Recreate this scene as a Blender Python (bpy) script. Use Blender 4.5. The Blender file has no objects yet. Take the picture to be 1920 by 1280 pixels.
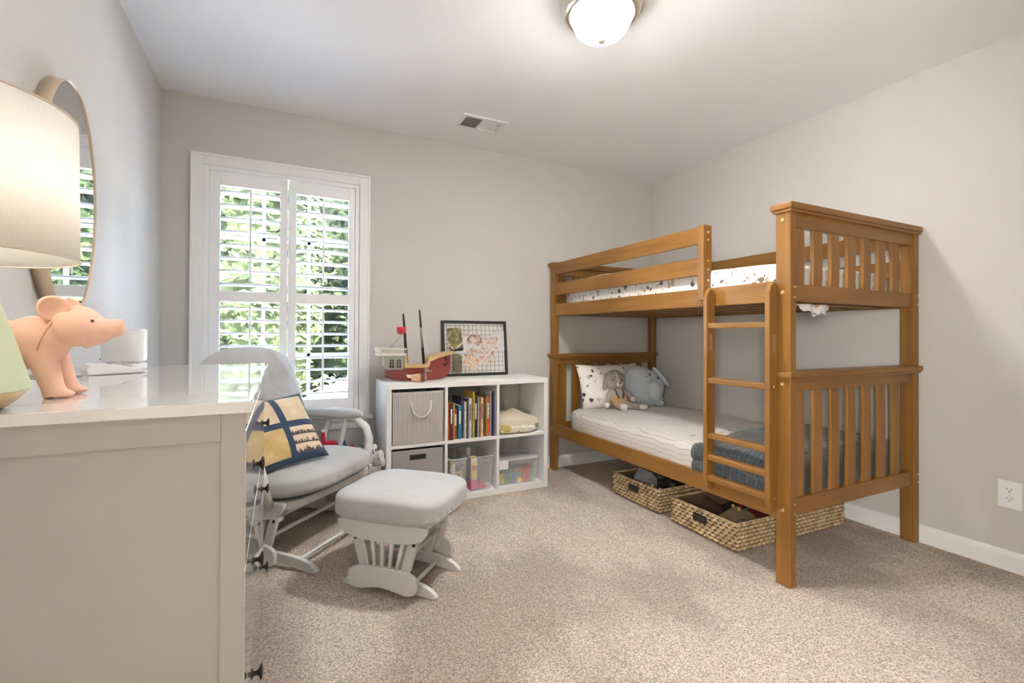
import bpy, bmesh, math, random
from mathutils import Vector, Matrix, noise
random.seed(7)
sc = bpy.context.scene
C = sc.collection
PI = math.pi

# ------------------------------------------------------------------ camera, sky, sun, exposure
YAW, PIT, ROL = .4563, .0068, .0046
s_, c_ = math.sin(YAW), math.cos(YAW); sp_, cp_ = math.sin(PIT), math.cos(PIT); sr_, cr_ = math.sin(ROL), math.cos(ROL)
F_ = Vector((s_*cp_, c_*cp_, sp_)); U0_ = Vector((-s_*sp_, -c_*sp_, cp_)); R0_ = Vector((c_, -s_, 0))
R_ = R0_*cr_ + U0_*sr_; U_ = -R0_*sr_ + U0_*cr_
cam = bpy.data.cameras.new('camera'); cam_o = bpy.data.objects.new('camera', cam); C.objects.link(cam_o)
m = Matrix((( R_.x, U_.x, -F_.x, 0), (R_.y, U_.y, -F_.y, 0), (R_.z, U_.z, -F_.z, 1.0663), (0, 0, 0, 1)))
cam_o.matrix_world = m
cam.sensor_width = 36; cam.lens = 36*884.67/1920; cam.shift_y = -20.06/1920; cam.clip_start = .02; cam.clip_end = 300
sc.camera = cam_o

world = bpy.data.worlds.new('sky'); sc.world = world; world.use_nodes = True
nt = world.node_tree; nt.nodes.clear()
sky = nt.nodes.new('ShaderNodeTexSky'); sky.sky_type = 'NISHITA'; sky.sun_disc = False
sky.sun_elevation = math.radians(48); sky.sun_rotation = math.radians(160); sky.altitude = 100; sky.dust_density = 2.5
bg = nt.nodes.new('ShaderNodeBackground'); bg.inputs['Strength'].default_value = 4.2
wo = nt.nodes.new('ShaderNodeOutputWorld')
nt.links.new(sky.outputs[0], bg.inputs[0]); nt.links.new(bg.outputs[0], wo.inputs[0])

sun = bpy.data.lights.new('sun', 'SUN'); sun.energy = 42; sun.angle = math.radians(.6); sun.color = (1, .96, .9)
sun_o = bpy.data.objects.new('sun', sun); C.objects.link(sun_o); sun_o.location = (4, -6, 9)
sun_o.rotation_euler = (math.radians(42), 0, math.radians(22))

por = bpy.data.lights.new('window_daylight', 'AREA'); por.shape = 'RECTANGLE'; por.size = .9; por.size_y = 1.5
por.cycles.is_portal = True
por_o = bpy.data.objects.new('window_daylight', por); C.objects.link(por_o); por_o.location = (.03, 3.42, 1.3)
por_o.rotation_euler = (math.radians(-90), 0, 0)

sc.view_settings.view_transform = 'Standard'; sc.view_settings.look = 'None'
sc.view_settings.gamma = 1; sc.view_settings.use_curve_mapping = False
sc.view_settings.exposure = 2.28
cy = sc.cycles
cy.use_denoising = True; cy.max_bounces = 10; cy.diffuse_bounces = 6; cy.glossy_bounces = 4
cy.transmission_bounces = 6; cy.transparent_max_bounces = 8; cy.sample_clamp_indirect = 6
cy.caustics_reflective = False; cy.caustics_refractive = False

LAMP_E = 92.0      # glow of the ceiling light's glass bowl
BULB_W = .36       # bulb in the table lamp (W)

hall = bpy.data.lights.new('added_fill_light', 'POINT'); hall.shadow_soft_size = .28; hall.energy = 105; hall.color = (1, .96, .91)  # added fill light, out of view: brightens the bunk bed and right wall
fill_lamp_o = bpy.data.objects.new('added_fill_light', hall); C.objects.link(fill_lamp_o); fill_lamp_o.location = (-.95, -.60, 1.25)

# ------------------------------------------------------------------ materials
def _nodes(name):
    m = bpy.data.materials.new(name); m.use_nodes = True
    n = m.node_tree; b = n.nodes['Principled BSDF']
    return m, n, b
def N(n, t, **k):
    x = n.nodes.new(t)
    for a, v in k.items():
        if a in x.inputs: x.inputs[a].default_value = v
        else: setattr(x, a, v)
    return x
def coords(n, scale=(1, 1, 1), kind='Object', rot=(0, 0, 0)):
    tc = n.nodes.new('ShaderNodeTexCoord'); mp = n.nodes.new('ShaderNodeMapping')
    mp.inputs['Scale'].default_value = scale; mp.inputs['Rotation'].default_value = rot
    n.links.new(tc.outputs[kind], mp.inputs[0]); return mp.outputs[0]
def ramp(n, fac, stops, interp='LINEAR'):
    r = n.nodes.new('ShaderNodeValToRGB'); r.color_ramp.interpolation = interp
    e = r.color_ramp.elements
    while len(e) < len(stops): e.new(.5)
    for i, (p, c) in enumerate(stops):
        e[i].position = p; e[i].color = (*c, 1)
    n.links.new(fac, r.inputs[0]); return r.outputs[0]
def mixc(n, fac, a, b, mode='MIX'):
    x = n.nodes.new('ShaderNodeMix'); x.data_type = 'RGBA'; x.blend_type = mode
    for sock, v in ((x.inputs[0], fac), (x.inputs[6], a), (x.inputs[7], b)):
        if hasattr(v, 'is_linked'): n.links.new(v, sock)
        else: sock.default_value = v if isinstance(v, float) else (*v[:3], 1)
    return x.outputs[2]
def bump(n, b, h, dist=.002, strength=1):
    x = n.nodes.new('ShaderNodeBump'); x.inputs['Distance'].default_value = dist; x.inputs['Strength'].default_value = strength
    n.links.new(h, x.inputs['Height']); n.links.new(x.outputs[0], b.inputs['Normal'])
def noise_t(n, vec, scale, detail=3, rough=.5):
    x = n.nodes.new('ShaderNodeTexNoise'); x.inputs['Scale'].default_value = scale; x.inputs['Detail'].default_value = detail
    x.inputs['Roughness'].default_value = rough; n.links.new(vec, x.inputs['Vector']); return x.outputs['Fac']
def L(c): return tuple(((x/255+.055)/1.055)**2.4 if x > 10 else x/255/12.92 for x in c)

def plain(name, col, rough=.5, metal=0, coat=0, var=.06, scale=8, bumps=0, spec=.5, alpha=1, trans=0, emit=None, sheen=0):
    m, n, b = _nodes(name)
    v = coords(n)
    f = noise_t(n, v, scale)
    c0 = tuple(x*(1-var) for x in col); c1 = tuple(min(1, x*(1+var)) for x in col)
    n.links.new(ramp(n, f, [(.3, c0), (.7, c1)]), b.inputs['Base Color'])
    b.inputs['Roughness'].default_value = rough; b.inputs['Metallic'].default_value = metal
    b.inputs['Coat Weight'].default_value = coat; b.inputs['Specular IOR Level'].default_value = spec
    b.inputs['Alpha'].default_value = alpha; b.inputs['Transmission Weight'].default_value = trans
    b.inputs['Sheen Weight'].default_value = sheen
    if emit: b.inputs['Emission Color'].default_value = (*emit[0], 1); b.inputs['Emission Strength'].default_value = emit[1]
    if bumps: bump(n, b, noise_t(n, v, scale*20, 2), bumps)
    return m
def wood(name, axis, dark=(.165, .070, .011), light=(.34, .165, .036)):
    m, n, b = _nodes(name)
    sc_ = [26, 26, 26]; sc_[axis] = 1.6
    v = coords(n, sc_)
    f = noise_t(n, v, 1.0, 5, .6)
    v2 = coords(n, (1.2, 1.2, 1.2)); f2 = noise_t(n, v2, 2.5, 2)
    c1 = ramp(n, f, [(.25, dark), (.55, tuple((a+b_)/2 for a, b_ in zip(dark, light))), (.85, light)])
    n.links.new(mixc(n, .25, c1, ramp(n, f2, [(.3, dark), (.7, light)])), b.inputs['Base Color'])
    b.inputs['Roughness'].default_value = .42; b.inputs['Specular IOR Level'].default_value = .35; b.inputs['Coat Weight'].default_value = .12; b.inputs['Coat Roughness'].default_value = .2
    bump(n, b, f, .0006)
    return m
WX, WY, WZ = wood('honey_wood_x', 0), wood('honey_wood_y', 1), wood('honey_wood_z', 2)

def fabric(name, col, var=.05, weave=600, rough=.95, bumpd=.0006, wrinkle=0):
    m, n, b = _nodes(name)
    v = coords(n)
    w = noise_t(n, v, weave, 1); f = noise_t(n, v, 5, 2)
    base = ramp(n, f, [(.3, tuple(x*(1-var) for x in col)), (.7, tuple(min(1, x*(1+var)) for x in col))])
    n.links.new(mixc(n, .12, base, ramp(n, w, [(.3, (0, 0, 0)), (.7, (1, 1, 1))]), 'SOFT_LIGHT'), b.inputs['Base Color'])
    b.inputs['Roughness'].default_value = rough; b.inputs['Sheen Weight'].default_value = .25; b.inputs['Specular IOR Level'].default_value = .2
    if wrinkle:
        a = n.nodes.new('ShaderNodeMath'); a.operation = 'ADD'
        k = n.nodes.new('ShaderNodeMath'); k.operation = 'MULTIPLY'; k.inputs[1].default_value = .08
        n.links.new(w, k.inputs[0]); n.links.new(noise_t(n, v, 14, 3), a.inputs[0]); n.links.new(k.outputs[0], a.inputs[1])
        bump(n, b, a.outputs[0], wrinkle)
    else: bump(n, b, w, bumpd)
    return m

# wall paint, ceiling, trim, carpet
def paint(name, col, rough=.85):
    m, n, b = _nodes(name); v = coords(n)
    n.links.new(ramp(n, noise_t(n, v, 1.5, 2), [(.3, tuple(x*.985 for x in col)), (.7, col)]), b.inputs['Base Color'])
    b.inputs['Roughness'].default_value = rough; b.inputs['Specular IOR Level'].default_value = .3
    bump(n, b, noise_t(n, v, 350, 2), .0004); return m
M_WALL = paint('greige_wall_paint', (.60, .582, .55)); M_CEIL = paint('white_ceiling_paint', (.92, .925, .93))
M_TRIM = plain('white_trim_paint', (.84, .84, .83), .35, var=.01)
M_SHUT = plain('white_shutter_paint', (.88, .88, .875), .38, var=.01)
def carpet():
    m, n, b = _nodes('beige_cut_pile_carpet'); v = coords(n)
    f1 = noise_t(n, v, 170, 3, .7); f2 = noise_t(n, v, 70, 2)
    vo = N(n, 'ShaderNodeTexVoronoi', Scale=150.0); n.links.new(v, vo.inputs['Vector'])
    c1 = ramp(n, f1, [(.32, (.17, .105, .06)), (.47, (.42, .31, .22)), (.62, (.66, .54, .43))])
    c2 = ramp(n, vo.outputs['Distance'], [(.0, (.9, .82, .72)), (.6, (.42, .32, .24))])
    c = mixc(n, .35, c1, c2, 'MULTIPLY')
    # vacuum strokes: the pile leans two ways in broad, soft bands
    v3 = coords(n, (1.0, .55, 1), rot=(0, 0, .5)); f3 = noise_t(n, v3, 2.3, 2.5)
    c = mixc(n, 1.0, c, ramp(n, f3, [(.42, (.86, .80, .74)), (.56, (1.22, 1.2, 1.18))]), 'MULTIPLY')
    c = mixc(n, .5, c, (.62, .50, .40), 'MIX') if False else c
    g = n.nodes.new('ShaderNodeHueSaturation'); g.inputs['Value'].default_value = 1.68; g.inputs['Saturation'].default_value = .66; g.inputs['Hue'].default_value = .506
    n.links.new(c, g.inputs['Color']); n.links.new(g.outputs[0], b.inputs['Base Color'])
    b.inputs['Roughness'].default_value = 1; b.inputs['Sheen Weight'].default_value = .3; b.inputs['Specular IOR Level'].default_value = .1
    a = n.nodes.new('ShaderNodeMath'); a.operation = 'ADD'
    n.links.new(f1, a.inputs[0]); n.links.new(f2, a.inputs[1]); bump(n, b, a.outputs[0], .012)
    return m
M_CARP = carpet()
M_GLOSSW = plain('white_lacquer', (.80, .79, .77), .06, coat=.6, var=.005)
M_GLOSSW.node_tree.nodes['Principled BSDF'].inputs['Coat Roughness'].default_value = .02
M_SHADEDW = plain('shaded_white_satin', (.46, .44, .41), .4, var=.01)  # dresser body made greyer: weaker light on its end is in the colour
M_GLIDER = plain('cream_white_paint', (.72, .715, .69), .35, var=.02)
M_CUSH = fabric('grey_microfibre', (.50, .50, .495), wrinkle=.004)
M_MELA = plain('white_melamine', (.86, .85, .83), .45, var=.01)
M_BLACK = plain('black_plastic', (.012, .012, .013), .4)
M_DKMET = plain('dark_bronze', (.045, .035, .028), .38, metal=.85)
M_BRASS = plain('brass', (.75, .52, .22), .3, metal=1)
M_GOLD = plain('brushed_gold', (.80, .60, .34), .32, metal=.9)
M_NICK = plain('brushed_nickel', (.70, .62, .52), .3, metal=1)
M_WHITE = plain('white_plastic', (.82, .82, .82), .35, var=.01)
M_GREYP = plain('grey_plastic', (.3, .3, .3), .4)

# ------------------------------------------------------------------ mesh builder
class MB:
    def __init__(s): s.bm = bmesh.new()
    def _add(s, verts, faces, smooth=False):
        vs = [s.bm.verts.new(v) for v in verts]
        out = []
        for f in faces:
            try: fc = s.bm.faces.new([vs[i] for i in f]); fc.smooth = smooth; out.append(fc)
            except ValueError: pass
        return vs, out
    def box(s, x0, x1, y0, y1, z0, z1, bev=0, mat=None, seg=2):
        v = [Vector((x, y, z)) for z in (z0, z1) for y in (y0, y1) for x in (x0, x1)]
        if mat is not None: v = [mat @ p for p in v]
        vs, fs = s._add(v, [(0, 2, 3, 1), (4, 5, 7, 6), (0, 1, 5, 4), (2, 6, 7, 3), (0, 4, 6, 2), (1, 3, 7, 5)])
        if bev:
            es = list({e for f in fs for e in f.edges})
            bmesh.ops.bevel(s.bm, geom=es, offset=bev, segments=seg, affect='EDGES', profile=.6)
        return s
    def tube(s, pts, r, n=12, cap=True, close=False):
        pts = [Vector(p) for p in pts]; rs = r if isinstance(r, (list, tuple)) else [r]*len(pts)
        rings = []; up = None
        for i, p in enumerate(pts):
            if close: t = pts[(i+1) % len(pts)] - pts[i-1]
            else: t = (pts[min(i+1, len(pts)-1)] - pts[max(i-1, 0)])
            t.normalize()
            if up is None: up = t.orthogonal().normalized()
            up = (up - t*up.dot(t)); up = up.normalized() if up.length > 1e-6 else t.orthogonal().normalized()
            w = t.cross(up)
            rings.append([s.bm.verts.new(p + (up*math.cos(a)+w*math.sin(a))*rs[i]) for a in [2*PI*k/n for k in range(n)]])
        R = range(len(rings) if close else len(rings)-1)
        for i in R:
            A, Bq = rings[i], rings[(i+1) % len(rings)]
            for k in range(n):
                f = s.bm.faces.new((A[k], A[(k+1) % n], Bq[(k+1) % n], Bq[k])); f.smooth = True
        if cap and not close:
            s.bm.faces.new(rings[0][::-1]); s.bm.faces.new(rings[-1])
        return s
    def lathe(s, prof, c=(0, 0, 0), n=48, axis='Z', cap=True, mat=None):
        rings = []
        for r, z in prof:
            ring = []
            for k in range(n):
                a = 2*PI*k/n; x, y = r*math.cos(a), r*math.sin(a)
                p = {'Z': Vector((x, y, z)), 'X': Vector((z, x, y)), 'Y': Vector((x, z, y))}[axis] + Vector(c)
                if mat is not None: p = mat @ p
                ring.append(s.bm.verts.new(p))
            rings.append(ring)
        for A, Bq in zip(rings, rings[1:]):
            for k in range(n):
                f = s.bm.faces.new((A[k], A[(k+1) % n], Bq[(k+1) % n], Bq[k])); f.smooth = True
        if cap:
            s.bm.faces.new(rings[0][::-1]); s.bm.faces.new(rings[-1])
        return s
    def soft(s, c, h, p=4, seg=12, rot=0, fn=None, mat=None):
        """rounded cushion-like block: a cube grid pushed on to a superellipsoid"""
        idx = {}; c = Vector(c)
        def vert(i, j, k):
            key = (i, j, k)
            if key not in idx:
                q = [math.tan((t/seg*2-1)*PI/4) for t in key]
                d = sum(abs(t)**p for t in q)**(1/p)
                v = Vector([q[a]/d*h[a] for a in range(3)])
                if fn: v = fn(v)
                if mat is not None: v = mat @ v
                else: v = Matrix.Rotation(rot, 3, 'Z') @ v
                idx[key] = s.bm.verts.new(v+c)
            return idx[key]
        for a in range(3):
            b_, c2 = (a+1) % 3, (a+2) % 3
            for side in (0, seg):
                for i in range(seg):
                    for j in range(seg):
                        q = []
                        for di, dj in ((0, 0), (1, 0), (1, 1), (0, 1)):
                            key = [0, 0, 0]; key[a] = side; key[b_] = i+di; key[c2] = j+dj; q.append(vert(*key))
                        if side == 0: q.reverse()
                        f = s.bm.faces.new(q); f.smooth = True
        return s
    def prism(s, outline, t0, t1, plane='XZ', bev=0, mat=None, holes=(), smooth=False):
        """flat outline (with holes) given a real thickness"""
        cu = bpy.data.curves.new('tmp', 'CURVE'); cu.dimensions = '2D'; cu.fill_mode = 'BOTH'
        for poly in (outline, *holes):
            sp = cu.splines.new('POLY'); sp.points.add(len(poly)-1); sp.use_cyclic_u = True
            for pt, q in zip(sp.points, poly): pt.co = (q[0], q[1], 0, 1)
        cu.extrude = abs(t1-t0)/2 - bev; cu.bevel_depth = bev; cu.bevel_resolution = 1; cu.offset = -bev
        o = bpy.data.objects.new('tmp', cu); me = bpy.data.meshes.new_from_object(o)
        mid = (t0+t1)/2
        fx = {'XZ': lambda v: Vector((v.x, mid - v.z, v.y)), 'XY': lambda v: Vector((v.x, v.y, mid+v.z)), 'YZ': lambda v: Vector((mid+v.z, v.x, v.y))}[plane]
        vs = [fx(v.co) for v in me.vertices]
        if mat is not None: vs = [mat @ v for v in vs]
        s._add(vs, [tuple(p.vertices) for p in me.polygons], smooth)
        bpy.data.objects.remove(o); bpy.data.curves.remove(cu); bpy.data.meshes.remove(me)
        return s
    def grid(s, nu, nv, fn, smooth=True, mat_index=0):
        vs = [[s.bm.verts.new(fn(i/nu, j/nv)) for j in range(nv+1)] for i in range(nu+1)]
        for i in range(nu):
            for j in range(nv):
                try: f = s.bm.faces.new((vs[i][j], vs[i+1][j], vs[i+1][j+1], vs[i][j+1])); f.smooth = smooth; f.material_index = mat_index
                except ValueError: pass
        return vs

WM = {}   # world matrices of things
def wm(o): return WM.get(o.name, Matrix.Identity(4))
def tag(o, label=None, cat=None, group=None, kind=None):
    if label: o['label'] = label
    if cat: o['category'] = cat
    if group: o['group'] = group
    if kind: o['kind'] = kind
    return o
def thing(name, label, cat, loc=(0, 0, 0), rz=0, group=None):
    o = bpy.data.objects.new(name, None); C.objects.link(o); o.empty_display_size = .05
    o.location = loc; o.rotation_euler = (0, 0, rz)
    WM[o.name] = Matrix.Translation(Vector(loc)) @ Matrix.Rotation(rz, 4, 'Z')
    return tag(o, label, cat, group)
def part(name, mb, mat, parent=None, world=True, label=None, mods=None, smooth_angle=None):
    """link the builder's mesh as one object; world=True: its vertices were given in world space"""
    me = bpy.data.meshes.new(name)
    bm = mb.bm; bmesh.ops.remove_doubles(bm, verts=bm.verts, dist=1e-6); bmesh.ops.recalc_face_normals(bm, faces=bm.faces)
    base = wm(parent) if parent is not None else None
    if parent is not None:
        if world: bm.transform(base.inverted()); 
        M = base.copy()
    else:
        # own origin at the middle of the base
        bm.verts.ensure_lookup_table()
        xs = [v.co for v in bm.verts]
        c = Vector(((min(v.x for v in xs)+max(v.x for v in xs))/2, (min(v.y for v in xs)+max(v.y for v in xs))/2, min(v.z for v in xs)))
        bm.transform(Matrix.Translation(-c)); M = Matrix.Translation(c)
    bm.to_mesh(me); bm.free()
    for mt in (mat if isinstance(mat, (list, tuple)) else [mat]): me.materials.append(mt)
    o = bpy.data.objects.new(name, me); C.objects.link(o)
    if parent is not None: o.parent = parent
    else: o.location = M.translation
    WM[o.name] = M
    if smooth_angle:
        for p in me.polygons: p.use_smooth = True
        me.set_sharp_from_angle(angle=math.radians(smooth_angle))
    if label: o['label'] = label
    for mtype, kw in (mods or []):
        md = o.modifiers.new(mtype.lower(), mtype)
        for a, b in kw.items(): setattr(md, a, b)
    return o
def single(name, mb, mat, label, cat, group=None, **k):
    return tag(part(name, mb, mat, None, **k), label, cat, group)
def struct(name, mb, mat, parent=None):
    o = part(name, mb, mat, parent)
    o['kind'] = 'structure'; return o
BLEND = lambda v, it=8: [('REMESH', dict(mode='VOXEL', voxel_size=v, use_smooth_shade=True)), ('SMOOTH', dict(factor=.6, iterations=it))]

# ------------------------------------------------------------------ room shell
X0, X1, Y0, Y1, H = -.61, 2.99, -.12, 3.255, 2.44
WIN = (-.405, .465, .53, 2.05)      # window opening in the back wall
struct('floor', MB().box(X0-.15, X1+.15, Y0-.15, Y1+.15, -.12, 0), M_CARP)
struct('ceiling', MB().box(X0-.15, X1+.15, Y0-.15, Y1+.15, H, H+.12), M_CEIL)
struct('wall_left', MB().box(X0-.15, X0, Y0-.15, Y1+.15, 0, H), M_WALL)
struct('wall_right', MB().box(X1, X1+.15, Y0-.15, Y1+.15, 0, H), M_WALL)
struct('wall_front', MB().box(X0, -.52, Y0-.15, Y0, 0, H).box(.36, X1, Y0-.15, Y0, 0, H).box(-.52, .36, Y0-.15, Y0, 2.05, H), M_WALL)
# unseen hallway and doorway, added dark to cut bounce on the dresser end
hb = MB().box(-1.6, 2.2, -1.75, -1.65, -.05, H).box(-1.7, -1.6, -1.75, Y0-.15, -.05, H).box(2.2, 2.3, -1.75, Y0-.15, -.05, H).box(-1.7, X0, Y0-.16, Y0-.15, -.05, H)
struct('wall_added_hallway', hb, paint('dark_added_hall_paint', (.16, .15, .14)))
struct('ceiling_added_hallway', MB().box(-1.7, 2.3, -1.75, Y0-.15, H, H+.1), paint('dark_added_hall_ceiling', (.3, .3, .3))); struct('floor_added_hallway', MB().box(-1.7, 2.3, -1.75, Y0-.15, -.12, 0), M_CARP)
b = MB()
b.box(X0, WIN[0], Y1, Y1+.15, 0, H); b.box(WIN[1], X1, Y1, Y1+.15, 0, H)
b.box(WIN[0], WIN[1], Y1, Y1+.15, 0, WIN[2]); b.box(WIN[0], WIN[1], Y1, Y1+.15, WIN[3], H)
struct('wall_back', b, M_WALL)
def baseboard(name, p0, p1, inward):
    a, q = Vector((*p0, 0)), Vector((*p1, 0)); n_ = Vector((*inward, 0)); prof = [(0, 0), (.014, 0), (.014, .068), (.010, .080), (.004, .088), (0, .09)]
    b = MB(); rings = [[b.bm.verts.new(P + n_*x + Vector((0, 0, z))) for x, z in prof] for P in (a, q)]
    for i in range(len(prof)): j = (i+1) % len(prof); b.bm.faces.new((rings[0][i], rings[0][j], rings[1][j], rings[1][i]))
    b.bm.faces.new(rings[0][::-1]); b.bm.faces.new(rings[1])
    return struct(name, b, M_TRIM)
baseboard('baseboard_left', (X0, Y0), (X0, Y1-.014), (1, 0)); baseboard('baseboard_right', (X1, Y0), (X1, Y1-.014), (-1, 0))
baseboard('baseboard_back', (X0, Y1), (X1, Y1), (0, -1))

# ------------------------------------------------------------------ window
win = bpy.data.objects.new('window_1', None); C.objects.link(win); win.location = (.03, Y1, .5); win['kind'] = 'structure'
WM['window_1'] = Matrix.Translation(win.location)
b = MB(); xa, xb, za, zb = -.469, .532, .53, 2.11; y0 = Y1-.018
for x0, x1, z0, z1 in ((xa, xa+.066, za, zb), (xb-.066, xb, za, zb), (xa+.066, xb-.066, zb-.066, zb)):
    b.box(x0, x1, y0, Y1, z0, z1, .004)
b.box(xa, xa+.014, y0-.008, y0+.002, za, zb, .003); b.box(xb-.014, xb, y0-.008, y0+.002, za, zb, .003); b.box(xa, xb, y0-.008, y0+.002, zb-.014, zb, .003)
struct('casing', b, M_TRIM, win)
b = MB().box(xa-.025, xb+.025, Y1-.05, Y1+.02, .505, .53, .006)
struct('windowsill', b, M_TRIM, win)
b = MB().box(xa+.005, xb-.005, Y1-.014, Y1, .445, .506, .004).box(xa+.008, xb-.008, Y1-.022, Y1-.012, .46, .49, .004)
struct('apron', b, M_TRIM, win)
b = MB()   # jamb lining
b.box(WIN[0], WIN[0]+.012, Y1, Y1+.15, WIN[2], WIN[3]).box(WIN[1]-.012, WIN[1], Y1, Y1+.15, WIN[2], WIN[3]).box(WIN[0]+.012, WIN[1]-.012, Y1, Y1+.15, WIN[3]-.012, WIN[3]).box(WIN[0]+.012, WIN[1]-.012, Y1, Y1+.15, WIN[2], WIN[2]+.012)
struct('jamb', b, M_TRIM, win)
M_SASH = plain('white_vinyl', (.80, .84, .88), .4, var=.01)
b = MB(); xs0, xs1 = WIN[0]+.012, WIN[1]-.012
for z0, z1, yo in ((WIN[2]+.012, 1.31, .075), (1.27, WIN[3]-.012, .105)):
    yy0, yy1 = Y1+yo, Y1+yo+.028
    b.box(xs0, xs0+.04, yy0, yy1, z0, z1, .003); b.box(xs1-.04, xs1, yy0, yy1, z0, z1, .003)
    b.box(xs0+.04, xs1-.04, yy0, yy1, z0, z0+.04, .003); b.box(xs0+.04, xs1-.04, yy0, yy1, z1-.04, z1, .003)
    for xm in (-.098, .165): b.box(xm-.010, xm+.010, yy0+.006, yy1-.006, z0+.04, z1-.04)
    zm = (z0+z1)/2; b.box(xs0+.04, xs1-.04, yy0+.006, yy1-.006, zm-.010, zm+.010)
struct('sash', b, M_SASH, win)
mg, ng, bg_ = _nodes('window_glass'); bg_.inputs['Base Color'].default_value = (1, 1, 1, 1)
ng.nodes.remove(bg_)
tr = ng.nodes.new('ShaderNodeBsdfTransparent'); tr.inputs[0].default_value = (.95, .97, .97, 1)
gl = ng.nodes.new('ShaderNodeBsdfGlossy'); gl.inputs['Roughness'].default_value = .0
fr = ng.nodes.new('ShaderNodeFresnel'); fr.inputs[0].default_value = 1.35
mx = ng.nodes.new('ShaderNodeMixShader'); ng.links.new(fr.outputs[0], mx.inputs[0]); ng.links.new(tr.outputs[0], mx.inputs[1]); ng.links.new(gl.outputs[0], mx.inputs[2])
ng.links.new(mx.outputs[0], ng.nodes['Material Output'].inputs[0])
for z0, z1, yo in ((WIN[2]+.05, 1.28, .087), (1.30, WIN[3]-.05, .117)):
    struct('window_pane', MB().box(xs0+.035, xs1-.035, Y1+yo, Y1+yo+.004, z0, z1), mg, win)

# plantation shutters: outer frame, two hinged leaves
b = MB(); sy0, sy1 = Y1-.012, Y1+.034
for x0, x1, z0, z1 in ((-.403, -.378, .532, 2.044), (.438, .463, .532, 2.044), (-.378, .438, 2.02, 2.044), (-.378, .438, .532, .556)):
    b.box(x0, x1, sy0, sy1, z0, z1, .004)
struct('shutter_frame', b, M_SHUT, win)
def shutter(xa, xb, ox0, ox1, label):
    t = thing('window_shutter', label, 'shutter', ((xa+xb)/2, Y1+.01, .56), group=None)
    za, zb = .560, 2.016; y0, y1 = Y1-.006, Y1+.024
    b = MB().box(xa, ox0, y0, y1, za, zb, .003).box(ox1, xb, y0, y1, za, zb, .003)
    for z0, z1 in ((za, .645), (1.25, 1.315), (1.937, zb)): b.box(ox0, ox1, y0, y1, z0, z1, .003)
    part('shutter_leaf', b, M_SHUT, t)
    for z0, z1 in ((.645, 1.25), (1.315, 1.937)):
        n_ = 8; pitch = (z1-z0)/n_; b = MB()
        for k in range(n_):
            zc = z0 + pitch*(k+.5)
            tl = math.radians(7)
            prof = [(-.038, 0), (-.030, .004), (-.012, .0060), (.012, .0060), (.030, .004), (.038, 0), (.030, -.004), (.012, -.0060), (-.012, -.0060), (-.030, -.004)]
            pts = [(Y1+.009 + y*math.cos(tl) - z*math.sin(tl), zc - y*math.sin(tl)*1 + z*math.cos(tl)) for y, z in prof]
            r0 = [b.bm.verts.new((ox0+.002, y, z)) for y, z in pts]; r1 = [b.bm.verts.new((ox1-.002, y, z)) for y, z in pts]
            for i in range(len(pts)):
                j = (i+1) % len(pts); f = b.bm.faces.new((r0[i], r0[j], r1[j], r1[i])); f.smooth = True
            b.bm.faces.new(r0[::-1]); b.bm.faces.new(r1)
        part('louvers', b, M_SHUT, t)
        xm = (ox0+ox1)/2
        part('tilt_rod', MB().box(xm-.006, xm+.006, Y1-.042, Y1-.030, z0+(.055 if z0 > 1 else .055), z1-.015, .003), M_SHUT, t)
shutter(-.376, .036, -.323, -.006, 'white slatted window shutter leaf beside the corner, behind the armchair back')
shutter(.040, .436, .086, .399, 'white slatted window shutter leaf nearer to the toy ship, roof visible through it')

# ------------------------------------------------------------------ outdoors
M_LEAF = []
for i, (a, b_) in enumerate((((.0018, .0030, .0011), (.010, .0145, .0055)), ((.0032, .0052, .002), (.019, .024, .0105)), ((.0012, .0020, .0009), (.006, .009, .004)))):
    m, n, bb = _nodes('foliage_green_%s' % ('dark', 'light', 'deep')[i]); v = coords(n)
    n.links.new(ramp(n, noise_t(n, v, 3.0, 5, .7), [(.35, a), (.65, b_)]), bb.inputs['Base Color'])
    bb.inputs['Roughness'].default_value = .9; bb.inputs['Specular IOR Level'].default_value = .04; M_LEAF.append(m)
M_BARK = plain('bark', (.12, .08, .05), .9)
rt = random.Random(3)
def tree(x, y, h, r, mat, label, zb=-3.0):
    t = thing('tree', label, 'tree', (x, y, zb), group='trees beyond the window')
    b = MB().tube([(x, y, zb), (x+.1, y, zb+h*.5), (x, y+.1, zb+h*.8)], [.22, .15, .05], 8); part('trunk', b, M_BARK, t)
    b = MB()
    for k in range(14000):
        u, v, w = rt.gauss(0, 1), rt.gauss(0, 1), rt.gauss(0, 1); d = math.sqrt(u*u+v*v+w*w)+1e-6
        q = rt.random()**.4
        p = Vector((x+u/d*r*q, y+v/d*r*q, zb+h*.62+w/d*h*.42*q)) + noise.noise_vector(Vector((u, v, w)))*.5
        sz = rt.uniform(.05, .13); a1, a2 = rt.uniform(0, PI), rt.uniform(0, PI)
        d1 = Vector((math.cos(a1), math.sin(a1)*math.cos(a2), math.sin(a1)*math.sin(a2)))*sz
        d2 = d1.orthogonal().normalized()*sz*.6
        b._add([p-d1, p-d2, p+d1, p+d2], [(0, 1, 2, 3)])
    part('foliage', b, mat, t)
    b = MB().soft((x, y, zb+h*.62), (r*.80, r*.80, h*.36), 2.2, 22, fn=lambda v: v*(1+.22*noise.noise(v*1.7+Vector((x, y, 0)))))
    part('inner_crown', b, mat, t)
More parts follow.
